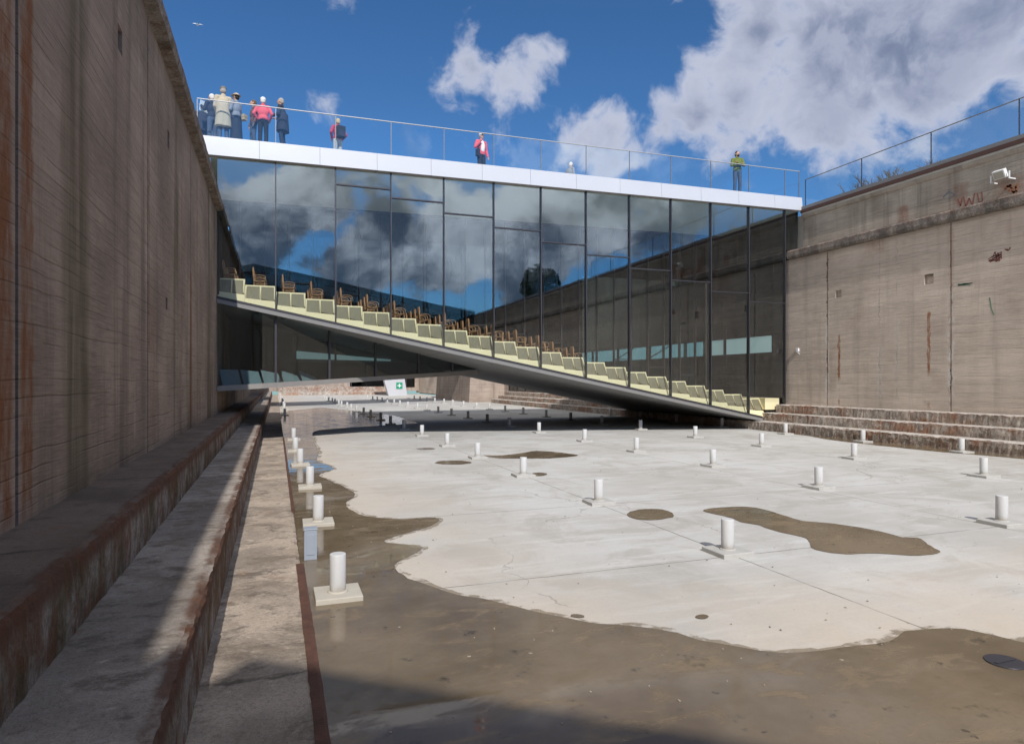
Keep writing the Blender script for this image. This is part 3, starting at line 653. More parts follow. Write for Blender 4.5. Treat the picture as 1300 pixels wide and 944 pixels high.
# seating treads and the perforated fronts along the glass
bm = MB(); W = .922
NS = 23
def tread(k): x0 = -1.84+W*k; return x0, x0+W, zs(x0+W)+.83
for k in range(NS):
    a, c, z = tread(k); a = max(a, -1.7); bm.box(a, c-.001, 23.0, YB-.05, zs(a)+.222, z)
bm.build('seating_steps', 'tread_wood', BD)
for k in range(NS):
    a, c, z = tread(k)
    if k == 0: a = -1.70
    top = z+.18; yb_, yt_ = 22.22, 22.62        # leaning front
    def P(x, s, off=0): return (x, lerp(yb_, yt_, s)+off, None)
    zl0, zr0 = zs(a)+.208, zs(c)+.208
    fr = MB()
    def quadbox(xa, xb, sa0, sa1, sb0, sb1, m0=0.0, th=.03):
        """strip between heights sa0..sa1 at xa and sb0..sb1 at xb, on the leaning plane"""
        def pt(x, zz, base, o): 
            s = (zz-base)/max(.05, top-base); return (x, lerp(yb_, yt_, s)+o, zz)
        fr.hexa([pt(xa, sa0, zl0, m0), pt(xb, sb0, zr0, m0), pt(xb, sb0, zr0, m0+th), pt(xa, sa0, zl0, m0+th), pt(xa, sa1, zl0, m0), pt(xb, sb1, zr0, m0), pt(xb, sb1, zr0, m0+th), pt(xa, sa1, zl0, m0+th)])
    hl = top-.46; hr = top-.53                     # lower line of the panels
    quadbox(a, c-.004, zl0, hl, zr0, hr)                       # plain base
    quadbox(a, c-.004, top-.045, top, top-.045, top)           # top rail
    xm = (a+c)/2
    for xa, xb in ((a, a+.045), (xm-.022, xm+.022), (c-.055, c-.004)): quadbox(xa, xb, hl+.001, top-.046, hr+.001, top-.046)
    f = fr.build('step_front', 'yellow', BD)
    for xa, xb in ((a+.046, xm-.023), (xm+.023, c-.056)):
        pm = MB(); fr = pm; quadbox(xa, xb, hl+.001, top-.046, hr+.001, top-.046, .010, .012); pm.build('perforated_panel', 'perf', f)
a = tread(NS-1)[1]
MB().box(19.36, 20.1, 22.25, 24.6, .80, 1.28).build('landing', 'yellow', BD)
# facade: mullions, transoms, panes
def ztr(i): return [None, None, 237, 254, 273, 291, 309, 325, 342, 357, 371, 384][i]
for i, x in enumerate(mx):
    lo = zs(x)+.206 if x < 18.9 else 1.1
    if i == 0: continue
    MB().box(x-.019, x+.019, 21.97, 22.13, lo, zb(x)-.002).build('mullion', 'mullion', BD)
def pane(x0, x1, fz0, fz1, m='glass', y=22.03, name='glass_pane', par=None):
    tl = [random.uniform(-.004, .004) for _ in range(4)]
    z00, z01, z10, z11 = fz0(x0), fz0(x1), fz1(x0), fz1(x1)
    return MB().hexa([(x0, y+tl[0], z00), (x1, y+tl[1], z01), (x1, y+tl[1]+.02, z01), (x0, y+tl[0]+.02, z00), (x0, y+tl[3], z10), (x1, y+tl[2], z11), (x1, y+tl[2]+.02, z11), (x0, y+tl[3]+.02, z10)]).build(name, m, par or BD)
for i in range(12):
    x0, x1 = mx[i]+.020, mx[i+1]-.020
    if i == 0: x0 = -1.69
    low = (lambda x: zs(x)+.206) if i < 11 else (lambda x: 1.30)
    hi = lambda x: zb(x)-.003
    yy = ztr(i)
    if yy is None: pane(x0, x1, low, hi)
    else:
        xc = (x0+x1)/2; fw = xc*ST+22*CT; z = (483-yy)/F*fw+EZ
        MB().box(x0, x1, 21.985, 22.115, z-.02, z+.02).build('transom', 'mullion', BD)
        pane(x0, x1, low, lambda x: z-.021); pane(x0, x1, lambda x: z+.021, hi)
pane(20.22, 21.02, lambda x: 7.53, lambda x: zb(x)-.003)
pane(-2.33, -1.87, lambda x: 7.53, lambda x: zb(x)-.003)
# rear glazing with its own mullions, and small light fittings on the glazing
for i in range(25):
    x = -1.3+.905*i
    if x < 20.1: MB().box(x-.025, x+.025, YB-.03, YB+.12, zs(min(x, 19))+.7, zb(x)-.06).build('rear_mullion', 'mullion', BD)
for i in range(0, 24, 2):
    x = -1.3+.905*i; z = zs(min(x, 19))+1.9
    if x < 19: MB().box(x+.026, x+.88, YB-.02, YB+.10, z-.02, z+.02).build('rear_transom', 'mullion', BD)
for i in range(12):
    x0, x1 = max(-1.69, -1.84+1.84*i), min(20.19, -1.84+1.84*(i+1))
    pane(x0+.003, x1-.003, lambda x: zs(min(x, 19.2))+.62, lambda x: zb(x)-.06, 'glass_back', YB+.125, 'rear_pane')
MB().box(20.30, 20.385, 22.2, 27.455, 1.0, 7.08).build('dark_side_sheet', 'shade_lining', BD)  # dark sheet added over the dock wall to make it read as shaded
MB().box(20.28, 21.03, 22.16, 27.455, 7.12, 7.46).build('inner_ledge', 'shade_lining', BD)
MB().box(20.98, 21.03, 22.16, 27.455, 7.47, 9.24).build('upper_lining', 'shade_lining', BD)
MB().box(-2.33, -2.28, 22.16, 27.455, 7.47, 8.92).build('upper_lining', 'shade_lining', BD)
MB().box(-2.33, -1.6, 22.16, 27.455, 7.12, 7.46).build('inner_ledge', 'shade_lining', BD)
MB().box(-1.70, -1.66, 22.2, 27.455, 4.7, 7.11).build('dark_side_sheet', 'shade_lining', BD)
MB().hexa([(13.41, 27.46, 6.9), (21, 27.46, 6.9), (21, 27.6, 6.9), (13.41, 27.6, 6.9), (13.41, 27.46, zb(13.4)+.05), (21, 27.46, zb(21)+.05), (21, 27.6, zb(21)+.05), (13.41, 27.6, zb(13.4)+.05)]).build('rear_lintel', 'interior_dark', BD)
# dark lift core and rear wall behind the rear glazing
MB().hexa([(-1.69, 27.46, zs(-1.69)+.3), (13.4, 27.46, zs(13.4)+.3), (13.4, 27.6, zs(13.4)+.3), (-1.69, 27.6, zs(-1.69)+.3), (-1.69, 27.46, zb(-1.69)+.05), (13.4, 27.46, zb(13.4)+.05), (13.4, 27.6, zb(13.4)+.05), (-1.69, 27.6, zb(-1.69)+.05)]).build('rear_partition', 'teal_dark', BD)
# lower gallery: glazed wedge under the raked floor, its front running diagonally away to the right
def yl(x): return 22.06 if x < -.4 else 22.06+.5275*(x+.4)
def zlow(x): return -.06+.062*x+EZ
XI = 8.05
lm = [-1.69, -.4, 0.0, 1.73, 3.42, 5.2, 6.75, 8.02]
segs = [(-1.7, -.4), (-.4, XI)]
def band(nm, m, a, c, o0, o1, f0, f1):
    MB().hexa([(a, yl(a)+o0, f0(a)), (c, yl(c)+o0, f0(c)), (c, yl(c)+o1, f0(c)), (a, yl(a)+o1, f0(a)), (a, yl(a)+o0, f1(a)), (c, yl(c)+o0, f1(c)), (c, yl(c)+o1, f1(c)), (a, yl(a)+o1, f1(a))]).build(nm, m, BD)
for a, c in segs:
    a2, c2 = a+.001, c-.001
    band('lower_floor_beam', 'soffit_edge', a2, c2, -.06, .10, lambda x: zlow(x)-.16, zlow)
    band('lower_floor', 'soffit', a2, c2, .101, 6.5, lambda x: zlow(x)-.15, zlow)
    band('lower_back_wall', 'soffit_dark', a2, c2, 5.6, 5.75, lambda x: zlow(x)+.001, lambda x: max(zs(x)-.003, zlow(x)+.02))
for x in lm[2:-1]: MB().box(x-.035, x+.035, yl(x)-.04, yl(x)+.06, zlow(x)+.001, zs(x)-.002).build('lower_mullion', 'mullion', BD)
for a, c in zip(lm[:-1], lm[1:]): band('lower_pane', 'glass_low', a+(.037 if a > -.1 else .002), c-(.037 if c > -.1 else .002), 0, .02, lambda x: zlow(x)+.002, lambda x: max(zs(x)-.003, zlow(x)+.02))
for i in range(5):        # pale slanted panels inside the lower gallery
    a = -1.6+.62*i; c = a+.55
    MB().hexa([(a, 22.9+.25*i, zlow(a)+.002), (c, 22.9+.25*(i+1), zlow(c)+.002), (c, 22.93+.25*(i+1), zlow(c)+.002), (a, 22.93+.25*i, zlow(a)+.002), (a-.12, 23.1+.25*i, zlow(a)+max(.05, .52-.04*i)), (c-.12, 23.1+.25*(i+1), zlow(c)+max(.05, .48-.09*i)), (c-.12, 23.13+.25*(i+1), zlow(c)+max(.05, .48-.09*i)), (a-.12, 23.13+.25*i, zlow(a)+max(.05, .52-.04*i))]).build('slanted_panel', 'pale_teal', BD)
for x in (-.9, .7, 2.4, 4.2, 5.9): MB().box(x-.04, x+.04, yl(x)+5.2, yl(x)+5.3, zlow(x)+.002, zs(x)-.003).build('inner_mullion', 'mullion', BD)
band('lower_glow', 'glow', .8, 5.0, 5.4, 5.45, lambda x: zlow(x)+.95-.06*x, lambda x: zlow(x)+1.32-.12*x)  # glowing strip added for the faint teal light behind the lower glass
band('lower_counter', 'interior_dark', .5, 6.5, 3.4, 3.5, lambda x: zlow(x)+.002, lambda x: zlow(x)+max(.2, .75-.05*x))
# small ceiling spots on the soffit
for x in (-.55, .25): MB().tube((x, 22.35, zs(x)-.03), (x, 22.35, zs(x)+.01), .07, .07, 14).build('downlight', 'mullion', BD)

# ------------------------------------------------------------------ glowing teal band added in place of sunlight on the dock wall
rw = thing('teal_glow_band', 'long pale teal glowing band added on dock wall seen through the glass on the right', 'window', (20.3, 35, 3.4))
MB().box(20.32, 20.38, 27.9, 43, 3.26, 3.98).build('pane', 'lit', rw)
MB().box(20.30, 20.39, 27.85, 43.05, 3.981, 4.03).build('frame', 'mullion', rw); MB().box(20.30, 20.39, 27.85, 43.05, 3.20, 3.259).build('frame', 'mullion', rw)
MB().box(20.255, 20.285, 22.9, 27.2, 3.26, 3.98).build('pane', 'lit_near', rw)  # second glowing pane, added to carry the band across the inner side
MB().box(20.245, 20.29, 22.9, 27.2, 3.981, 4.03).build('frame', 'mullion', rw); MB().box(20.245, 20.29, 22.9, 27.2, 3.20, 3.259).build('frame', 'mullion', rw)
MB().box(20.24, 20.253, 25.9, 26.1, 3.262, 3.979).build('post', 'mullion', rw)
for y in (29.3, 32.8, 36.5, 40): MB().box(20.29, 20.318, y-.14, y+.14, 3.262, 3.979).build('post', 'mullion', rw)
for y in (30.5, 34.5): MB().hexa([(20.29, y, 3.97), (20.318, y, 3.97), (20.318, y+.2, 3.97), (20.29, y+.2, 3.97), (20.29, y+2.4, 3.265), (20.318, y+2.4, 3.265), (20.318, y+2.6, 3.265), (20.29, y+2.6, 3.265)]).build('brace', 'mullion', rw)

# ------------------------------------------------------------------ auditorium chairs
def make_chair():
    r = thing('auditorium_chair', '', 'chair', (0, 0, 0), 'brown wooden chairs on the raked auditorium steps')
    m = MB(); m.prism([(-.20, .44), (.02, .425), (.20, .45), (.245, .47), (.245, .455), (.20, .43), (.02, .405), (-.20, .42)], -.21, .21, lambda u, v, w: (u, w, v)); m.build('seat', 'chair_wood', r, .006)
    m = MB(); m.prism([(-.19, .45), (-.215, .62), (-.235, .80), (-.225, .93), (-.19, .94), (-.165, .80), (-.165, .62), (-.155, .45)], -.19, .19, lambda u, v, w: (u, w*(.8 if v < .7 else 1 if v < .85 else .8), v)); m.build('backrest', 'chair_wood', r, .006)
    for sx in (-1, 1):
        for sy in (-1, 1):
            m = MB(); m.tube((.17*sx, .16*sy, .41), (.21*sx, .19*sy, 0), .016, .011, 8); m.build('leg', 'chair_wood', r)
    for sy in (-1, 1):
        m = MB(); pts = [(-.225, .22*sy, .60), (-.05, .25*sy, .645), (.12, .25*sy, .635), (.20, .24*sy, .60), (.21, .22*sy, .44)]
        for p, q in zip(pts[:-1], pts[1:]): m.cap(p, q, .012, .012, 8)
        m.build('armrest', 'chair_wood', r)
    r.scale = (.92, .92, .9)
    return r
ch = make_chair(); first = True
colname = ['nearest the front glass', 'second from the front glass', 'third from the front glass', 'farthest from the front glass']
for k in range(0, 15):
    a, c, z = tread(k)
    for j in range(4):
        yy = 23.25+.78*j+random.uniform(-.03, .03)
        if k > 12 and j == 0: continue
        if first: o = ch; first = False
        else:
            o = ch.copy(); COL.objects.link(o)
            for q in ch.children:
                w = q.copy(); COL.objects.link(w); w.parent = o
        o.location = ((a+c)/2-.05+random.uniform(-.03, .03), yy, z); o.rotation_euler.z = random.uniform(-.03, .03)
        o['label'] = f"brown wooden auditorium chair {colname[j]} in the {'topmost' if k == 0 else ordn(k)} row from the left"

# ------------------------------------------------------------------ glass railings
ra = thing('glass_railing', 'clear glass railing along the front edge of the white bridge roof', 'railing', (9, 22.05, 9.5))
px_posts = [-2.25]+mx[1:]+[20.95]
for a, c in zip(px_posts[:-1], px_posts[1:]):
    z = lambda x: zt(x)-.0
    MB().hexa([(a+.012, 22.00, zt(a)+.003), (c-.012, 22.00, zt(c)+.003), (c-.012, 22.018, zt(c)+.003), (a+.012, 22.018, zt(a)+.003), (a+.012, 22.00, zt(a)+1.13), (c-.012, 22.00, zt(c)+1.13), (c-.012, 22.018, zt(c)+1.13), (a+.012, 22.018, zt(a)+1.13)]).build('glass_panel', 'glass_rail', ra)
for x in px_posts: MB().box(x-.011, x+.011, 22.0, 22.03, zt(x)-.2+.203, zt(x)+1.13).build('post', 'rail_grey', ra)
a, c = px_posts[0], px_posts[-1]
MB().hexa([(a, 21.985, zt(a)+1.131), (c, 21.985, zt(c)+1.131), (c, 22.035, zt(c)+1.131), (a, 22.035, zt(a)+1.131), (a, 21.985, zt(a)+1.15), (c, 21.985, zt(c)+1.15), (c, 22.035, zt(c)+1.15), (a, 22.035, zt(a)+1.15)]).build('top_rail', 'rail_pale', ra)
rb = thing('glass_railing', 'clear glass railing on top of the right dock wall', 'railing', (21.1, 10, 9.4))
yp = [21.8-2.82*i for i in range(8)]
for a, c in zip(yp[1:], yp[:-1]): MB().box(21.08, 21.098, a+.015, c-.015, 9.375, 10.50).build('glass_panel', 'glass_rail', rb)
for y in yp: MB().box(21.075, 21.10, y-.014, y+.014, 9.371, 10.50).build('post', 'mullion', rb)
MB().box(21.065, 21.113, yp[-1], yp[0], 10.501, 10.52).build('top_rail', 'rail_grey', rb)

# floodlight on the right parapet
fl = thing('floodlight', 'small white floodlight tilted on the upper right wall', 'lamp', (20.8, 13.7, 8.3))
rt = Matrix.Rotation(R(-28), 3, 'Y')
MB().box(20.68, 20.82, 13.50, 13.85, 8.17, 8.43, rt).build('housing', 'white_paint', fl, .01)
MB().box(20.665, 20.679, 13.53, 13.82, 8.20, 8.40, rt, (20.75, 13.675, 8.3)).build('lens', 'lamp_lens', fl)
for yb in (13.40, 13.93):
    m = MB(); m.prism([(20.74, 8.10), (21.037, 8.10), (21.037, 8.135), (20.775, 8.135), (20.775, 8.33), (20.74, 8.33)], yb, yb+.03, lambda u, v, w: (u, w, v)); m.build('bracket', 'white_paint', fl)
w = thing('wall_socket', 'little white fitting on the right wall beside the bridge glass', 'fitting', (20.36, 21.5, 3.3))
MB().box(20.33, 20.398, 21.42, 21.56, 3.22, 3.36).build('housing', 'white_paint', w, .008); MB().tube((20.32, 21.49, 3.22), (20.30, 21.30, 3.12), .012).build('cable', 'white_paint', w)

# ------------------------------------------------------------------ far end of the dock
fb = thing('concrete_block', 'tilted concrete wall block beyond the bridge, one side sunlit and one dark', 'wall', (18, 60, 0))
MB().hexa([(16.9, 58.5, 0), (20.4, 58.5, 0), (20.4, 72, 0), (16.9, 72, 0), (17.5, 58.9, 9.3), (20.4, 58.9, 9.3), (20.4, 72, 9.3), (17.5, 72, 9.3)]).build('block', 'wall_far', fb)
fw = thing('concrete_end_wall', 'far concrete end wall of the dock with dark window openings', 'wall', (9, 98, 0))
def fwall(x0, x1): MB().box(x0, x1, 98.0, 98.6, .5, 9.3).build('wall_pier', 'wall_far', fw)
for a, c in ((-1.7, 10.2), (15.2, 18.3), (19.8, 20.9)): fwall(a, c)
for a, c in ((10.2, 15.2), (18.3, 19.8)):
    MB().box(a, c, 98.0, 98.6, .5, 1.0).build('sill', 'wall_far', fw); MB().box(a, c, 98.0, 98.6, 4.5, 9.3).build('lintel', 'wall_far', fw)
    MB().box(a, c, 98.4, 98.45, 1.0, 4.5).build('window_pane', 'dark_window', fw); MB().box(a+.15, a+.3, 98.3, 98.4, 1.0, 4.5).build('window_frame', 'mullion', fw)
MB().box(-1.7, 20.9, 100, 100.2, .5, 9.3).build('back_wall', 'interior_dark', fw)
fs = thing('stepped_ledges', 'rows of old brick coloured steps below the far end wall', 'steps', (9, 96, 0))
for i in range(3):
    bm = MB(); bm.box(.3, 16.8, 95.0+.8*i, 95.8+.8*i+(.6 if i == 2 else 0), 0, .42+.36*i); bm.build('step', 'r2', fs)
sp = thing('sign_pillar', 'white slanted pillar with a green emergency sign at the far end', 'sign', (14.6, 92, 0))
sx = on_y(503, 88.0)
MB().hexa([(sx-1.0, 88, 0), (sx+1.5, 88, 0), (sx+1.5, 89.2, 0), (sx-1.0, 89.2, 0), (sx-2.6, 88, 5.6), (sx+.6, 88, 5.6), (sx+.6, 89.2, 5.6), (sx-2.6, 89.2, 5.6)]).build('pillar', 'white_metal', sp)
cx, cz = on_y(507, 87.97), 1.35
MB().box(cx-.42, cx+.42, 87.94, 87.975, cz-.42, cz+.42).build('sign_board', 'green_sign', sp)
m = MB(); m.box(cx-.06, cx+.06, 87.925, 87.938, cz-.26, cz+.26); m.box(cx-.26, cx-.061, 87.925, 87.938, cz-.06, cz+.06); m.box(cx+.061, cx+.26, 87.925, 87.938, cz-.06, cz+.06); m.build('pictogram', 'white_paint', sp)
sp2 = thing('slanted_pillar', 'pale slanted pillar beside the dark block at the far end', 'pillar', (17, 90, 0))
sx = on_y(566, 86)
MB().hexa([(sx-.3, 86, 0), (sx+.6, 86, 0), (sx+.6, 86.6, 0), (sx-.3, 86.6, 0), (sx-1.9, 86, 5.5), (sx-.6, 86, 5.5), (sx-.6, 86.6, 5.5), (sx-1.9, 86.6, 5.5)]).build('pillar', 'white_paint', sp2)
# dark glazed front in the right wall under the bridge
gw = thing('dark_gallery_window', 'dark glazed opening above the sunlit steps under the bridge', 'window', (20.3, 48, 2))
MB().box(20.33, 20.37, 41, 57, 1.1, 3.15).build('pane', 'dark_window', gw)
for i in range(9): MB().box(20.27, 20.34, 41+2*i-.05, 41+2*i+.05, 1.1, 3.15).build('mullion', 'mullion', gw)

# second bridge beyond, and the harbour bridge behind the viewpoint (seen mirrored in the glass)
def bridge(name, label, A, B, depth, ztop, zbot, rise=0.0):
    o = thing(name, label, 'bridge', (A[0], A[1], ztop))
    A, B = Vector((*A, 0)), Vector((*B, 0)); d = (B-A).normalized(); n = Vector((-d.y, d.x, 0))
    L = (B-A).length
    def bar(nm, m, s0, s1, o0, o1, z0, z1):
        q = [A+d*s0+n*o0, A+d*s1+n*o0, A+d*s1+n*o1, A+d*s0+n*o1]
        dz = [rise*(1-s/L) for s in (s0, s1, s1, s0)]
        MB().hexa([(p.x, p.y, z0+e) for p, e in zip(q, dz)]+[(p.x, p.y, z1+e) for p, e in zip(q, dz)]).build(nm, m, o)
    L = (B-A).length
    bar('roof', 'teal_dark', 0, L, 0, -depth, ztop-.5, ztop); bar('floor', 'soffit', 0, L, 0, -depth, zbot, zbot+.4)
    bar('glass', 'dark_window', .1, L-.1, -.10, -.13, zbot+.401, ztop-.501); bar('rear_glass', 'interior_dark', .1, L-.1, -depth+.2, -depth+.3, zbot+.401, ztop-.501)
    k = 0
    while k*1.9 < L-.2: bar('mullion', 'mullion', .1+k*1.9, .18+k*1.9, -.02, -.095, zbot+.401, ztop-.501); k += 1
    return o
bridge('glazed_bridge', 'second glazed bridge further along the dock behind the first', (20.3, 61), (-1.6, 47), 5, 9.4, 5.6)
bridge('glazed_bridge', 'glazed harbour bridge with white roof mirrored in the facade glass', (-1.5, -7.6), (20.2, -23.5), 5.5, 9.4, 5.2, 1.25)

# ------------------------------------------------------------------ trees
def bare_tree(name, label, x, y, z, h, seed, group=None, spread=1.0):
    rnd = random.Random(seed); t = thing(name, label, 'tree', (x, y, z), group)
    tr = MB(); cr = MB()
    def grow(p, d, L, r, lv):
        q = p+d*L
        (tr if lv < 2 else cr).tube(p, q, r, r*.68, 7 if lv < 3 else 4, False)
        if lv >= 7: return
        for i in range(3 if lv < 3 else rnd.choice((2, 3))):
            nd = (d+Vector((rnd.uniform(-1, 1), rnd.uniform(-1, 1), rnd.uniform(-.35, .7)))*.72*spread).normalized()
            grow(p.lerp(q, rnd.uniform(.6, 1)), nd, L*rnd.uniform(.62, .82), max(.02, r*.62), lv+1)
    grow(Vector((x, y, z-.1)), Vector((0, 0, 1)), h*.27, h*.022, 0)
    tr.build('trunk', 'bark', t); cr.build('crown', 'bark', t); return t
d = ray(1146, 483)*58; bare_tree('bare_tree', 'bare leafless tree above the right wall, the left one of two', d.x, d.y, 9.2, 15.5, 5, 'bare trees beyond the right wall')
d = ray(1189, 483)*58; bare_tree('bare_tree', 'bare leafless tree above the right wall, the right one of two', d.x, d.y, 9.2, 16.5, 9, 'bare trees beyond the right wall')
bt = thing('bushy_tree', 'dark bushy tree behind the harbour bridge, mirrored in the facade glass', 'tree', (33, -36, 9.2))
MB().tube((33, -36, 9.1), (33, -36, 12.5), .25, .15, 10).build('trunk', 'bark', bt)
rg = random.Random(4); m = MB()
for i in range(2600):
    u = Vector((rg.gauss(0, 1), rg.gauss(0, 1), rg.gauss(0, 1))).normalized()*rg.random()**.4
    if mn.noise(u*2.2) < -.22: continue
    p = Vector((33, -36, 14.6))+Vector((u.x*2.9, u.y*2.9, u.z*2.7)); a1 = Vector((rg.gauss(0, 1), rg.gauss(0, 1), rg.gauss(0, 1))).normalized()*.16; a2 = a1.orthogonal().normalized()*.13
    m.b.faces.new([m.b.verts.new(q) for q in (p-a1-a2, p+a1-a2, p+a1+a2, p-a1+a2)])
m.build('crown', 'leafs', bt)
# end wall behind the viewpoint
ew = thing('concrete_end_wall', 'concrete end wall of the dock behind the harbour bridge', 'wall', (9, -45, 0))
MB().box(-1.7, 20.4, -45.4, -44.9, 0, 9.2).build('wall', 'wall_far', ew)

# ------------------------------------------------------------------ gull
gd = ray(251, 32); gp = gd*62/gd.length+Vector((0, 0, EZ))
gl = thing('gull', 'small white gull flying in the blue sky above the left wall', 'bird', gp)
m = MB(); m.ell(gp, (.10, .26, .09)); m.ell(gp+Vector((0, .27, .04)), (.055, .08, .055)); m.tube(gp+Vector((0, .34, .04)), gp+Vector((0, .41, .025)), .018, .004); m.tube(gp+Vector((0, -.2, 0)), gp+Vector((0, -.42, .01)), .06, .03); m.build('body', 'bird', gl)
for s in (-1, 1):
    m = MB(); a = [gp+Vector((s*.07, .10, .04)), gp+Vector((s*.30, .16, .17)), gp+Vector((s*.62, .02, .10)), gp+Vector((s*.30, -.08, .15)), gp+Vector((s*.07, -.12, .03))]
    vs = [m.b.verts.new(p) for p in a]; f = m.b.faces.new(vs); r = bmesh.ops.extrude_face_region(m.b, geom=[f]); bmesh.ops.translate(m.b, verts=[v for v in r['geom'] if isinstance(v, bmesh.types.BMVert)], vec=(0, 0, .018)); m.build('wing', 'bird', gl)
gl.scale = (.6, .6, .6)

# ------------------------------------------------------------------ people on the roof
def cloth(name, c, var=.12): 
    M[name] = simple(name, c, .85, 0, var, 14, .3); return name
skin = cloth('skin', (.50, .30, .22), .05)
cloth('navy_cloth', (.020, .025, .045)); cloth('black_cloth', (.015, .015, .018)); cloth('beige_cloth', (.46, .39, .28)); cloth('grey_cloth', (.22, .24, .28))
cloth('brown_leather', (.14, .060, .035)); cloth('coral_cloth', (.72, .10, .12)); cloth('crimson_cloth', (.42, .035, .07)); cloth('olive_cloth', (.13, .16, .035)); cloth('denim', (.060, .085, .14))
cloth('white_cloth', (.80, .80, .78)); cloth('hair_grey', (.32, .29, .26)); cloth('hair_white', (.62, .58, .54)); cloth('hair_brown', (.13, .075, .04)); cloth('hair_dark', (.02, .016, .014)); cloth('hat_pattern', (.42, .34, .24), .8)
cloth('cap_olive', (.16, .14, .11)); cloth('khaki_bag', (.42, .33, .19)); cloth('paper', (.75, .82, .86)); cloth('pale_grey_cloth', (.42, .44, .45)); cloth('shoe', (.03, .025, .022)); cloth('hair_blond', (.48, .36, .20))
def person(x, y, rz, h, label, top, legs, hair, arms, coat=None, hat=None, skirt=False, lean=0.0, glasses=False, vest=None, headturn=0.0, beard=False):
    zd = zt(x)-.03; s = h/1.76
    r = thing('person', label, 'person', (0, 0, 0), None)
    V = Vector
    sh = V((0, lean*.30, 0)); hd = V((0, lean*.42+.015, 0))
    SL, SR = V((-.185, 0, 1.42))+sh, V((.185, 0, 1.42))+sh
    hips = {-1: V((-.09, 0, .92)), 1: V((.09, 0, .92))}
    def legp(q): return hips[q], V((q*.10, .03, .50)), V((q*.105, -.02, .09))
    body = MB()
    HR = Matrix.Rotation(headturn, 3, 'Z'); hc = V((0, 0, 1.645))+hd
    body.ell(hc, (.077, .095, .112), 16, 12); body.ell(hc+HR@V((0, .035, -.055)), (.052, .06, .06))
    body.cap(hc+HR@V((0, .092, .015)), hc+HR@V((0, .108, -.022)), .011, .017, 8)                # nose
    for q in (-1, 1):
        body.ell(hc+HR@V((q*.080, -.005, -.008)), (.014, .026, .034)); body.ell(hc+HR@V((q*.030, .084, .012)), (.016, .012, .011))
    body.ell(hc+HR@V((0, .084, -.062)), (.026, .016, .009))
    body.cap(V((0, 0, 1.42))+sh, V((0, 0, 1.56))+hd, .062, .055)
    body.ell(V((0, 0, 1.24))+sh*.7, (.160, .098, .22)); body.ell(V((0, 0, 1.0)), (.145, .10, .16)); body.cap(SL, SR, .055, .055)
    for q in (-1, 1):
        a, k, n = legp(q); body.cap(a, k, .078, .052); body.cap(k, n, .052, .036); body.ell(n+V((0, .07, -.05)), (.042, .12, .04))
    hand_pts = []
    for q, S, (el, wr) in ((-1, SL, arms[0]), (1, SR, arms[1])):
        el, wr = V(el)+sh*.6, V(wr)+sh*.6
        body.cap(S, el, .046, .037); body.cap(el, wr, .037, .026)
        d = (wr-el).normalized(); sd = d.cross(V((0, 0, 1))); sd = sd.normalized() if sd.length > .1 else V((0, 1, 0)); up = sd.cross(d)
        pc = wr+d*.05; body.ell(pc, (.030, .030, .040), rot=d.to_track_quat('Z', 'Y').to_matrix())
        for fi, (off, ln) in enumerate(((-.027, .070), (-.009, .080), (.009, .076), (.026, .060))):
            b0 = pc+d*.022+sd*off; b1 = b0+d*ln*.55; b2 = b1+(d*.6+up*-.5)*ln*.5
            body.cap(b0, b1, .0095, .0090, 6); body.cap(b1, b2, .0090, .0080, 6)
        t0 = pc-d*.02+sd*.024*q; t1 = t0+(d*.5+sd*.8*q)*.04; body.cap(t0, t1, .012, .010, 6); body.cap(t1, t1+d*.03, .010, .009, 6)
        hand_pts.append(pc)
    bo = body.build('body', skin, None, remesh=.0085)
    parts = [bo]
    t = MB()
    t.ell(V((0, 0, 1.25))+sh*.7, (.190, .128, .215), 16, 12); t.ell(V((0, -.005, 1.03)), (.172, .128, .18), 16, 12); t.cap(SL, SR, .070, .070); t.cap(V((0, 0, 1.40))+sh, V((0, 0, 1.49))+sh, .085, .075)
    for S, (el, wr) in ((SL, arms[0]), (SR, arms[1])):
        el, wr = V(el)+sh*.6, V(wr)+sh*.6; t.cap(S, el, .070, .058); t.cap(el, wr, .056, .045)
    if coat:                                     # skirt of the coat down to height coat
        for q in (-1, 1): t.tube((q*.02, 0, 1.22), (q*.055, 0, coat), .165, .195, 16)
    parts.append(t.build('coat' if coat else 'jacket', top, None, remesh=.014))
    l = MB()
    if skirt:
        l.tube((0, 0, 1.0), (0, 0, .12), .16, .21, 18)
    else:
        l.ell(V((0, -.008, .96)), (.160, .120, .13))
        for q in (-1, 1):
            a, k, n = legp(q); l.cap(a, k, .094, .072); l.tube(k, n+V((0, 0, -.01)), .072, .066, 12)
    parts.append(l.build('skirt' if skirt else 'trousers', legs, None, remesh=.014))
    for q in (-1, 1):
        n = legp(q)[2]; f = MB(); f.ell(n+V((0, .06, -.045)), (.048, .135, .045)); parts.append(f.build('shoe', 'shoe', None))
    hm = MB()
    for (o_, rr) in ((V((0, -.018, .030)), (.086, .098, .098)), (V((0, -.045, -.02)), (.080, .072, .085))): hm.ell(hc+HR@o_, rr, 14, 10)
    parts.append(hm.build('hair', hair, None, remesh=.010))
    if beard:
        f = MB(); f.ell(hc+HR@V((0, .058, -.075)), (.050, .050, .045)); parts.append(f.build('beard', hair, None))
    if hat:
        hm = MB()
        hm.ell(hc+V((0, -.008, .062)), (.094, .108, .075), 14, 10)
        if hat[1] == 'peak': hm.ell(hc+HR@V((0, .12, .052)), (.070, .075, .012))
        if hat[1] == 'brim': hm.ell(hc+V((0, 0, .045)), (.150, .165, .016), 18, 8)
        parts.append(hm.build('hat', hat[0], None))
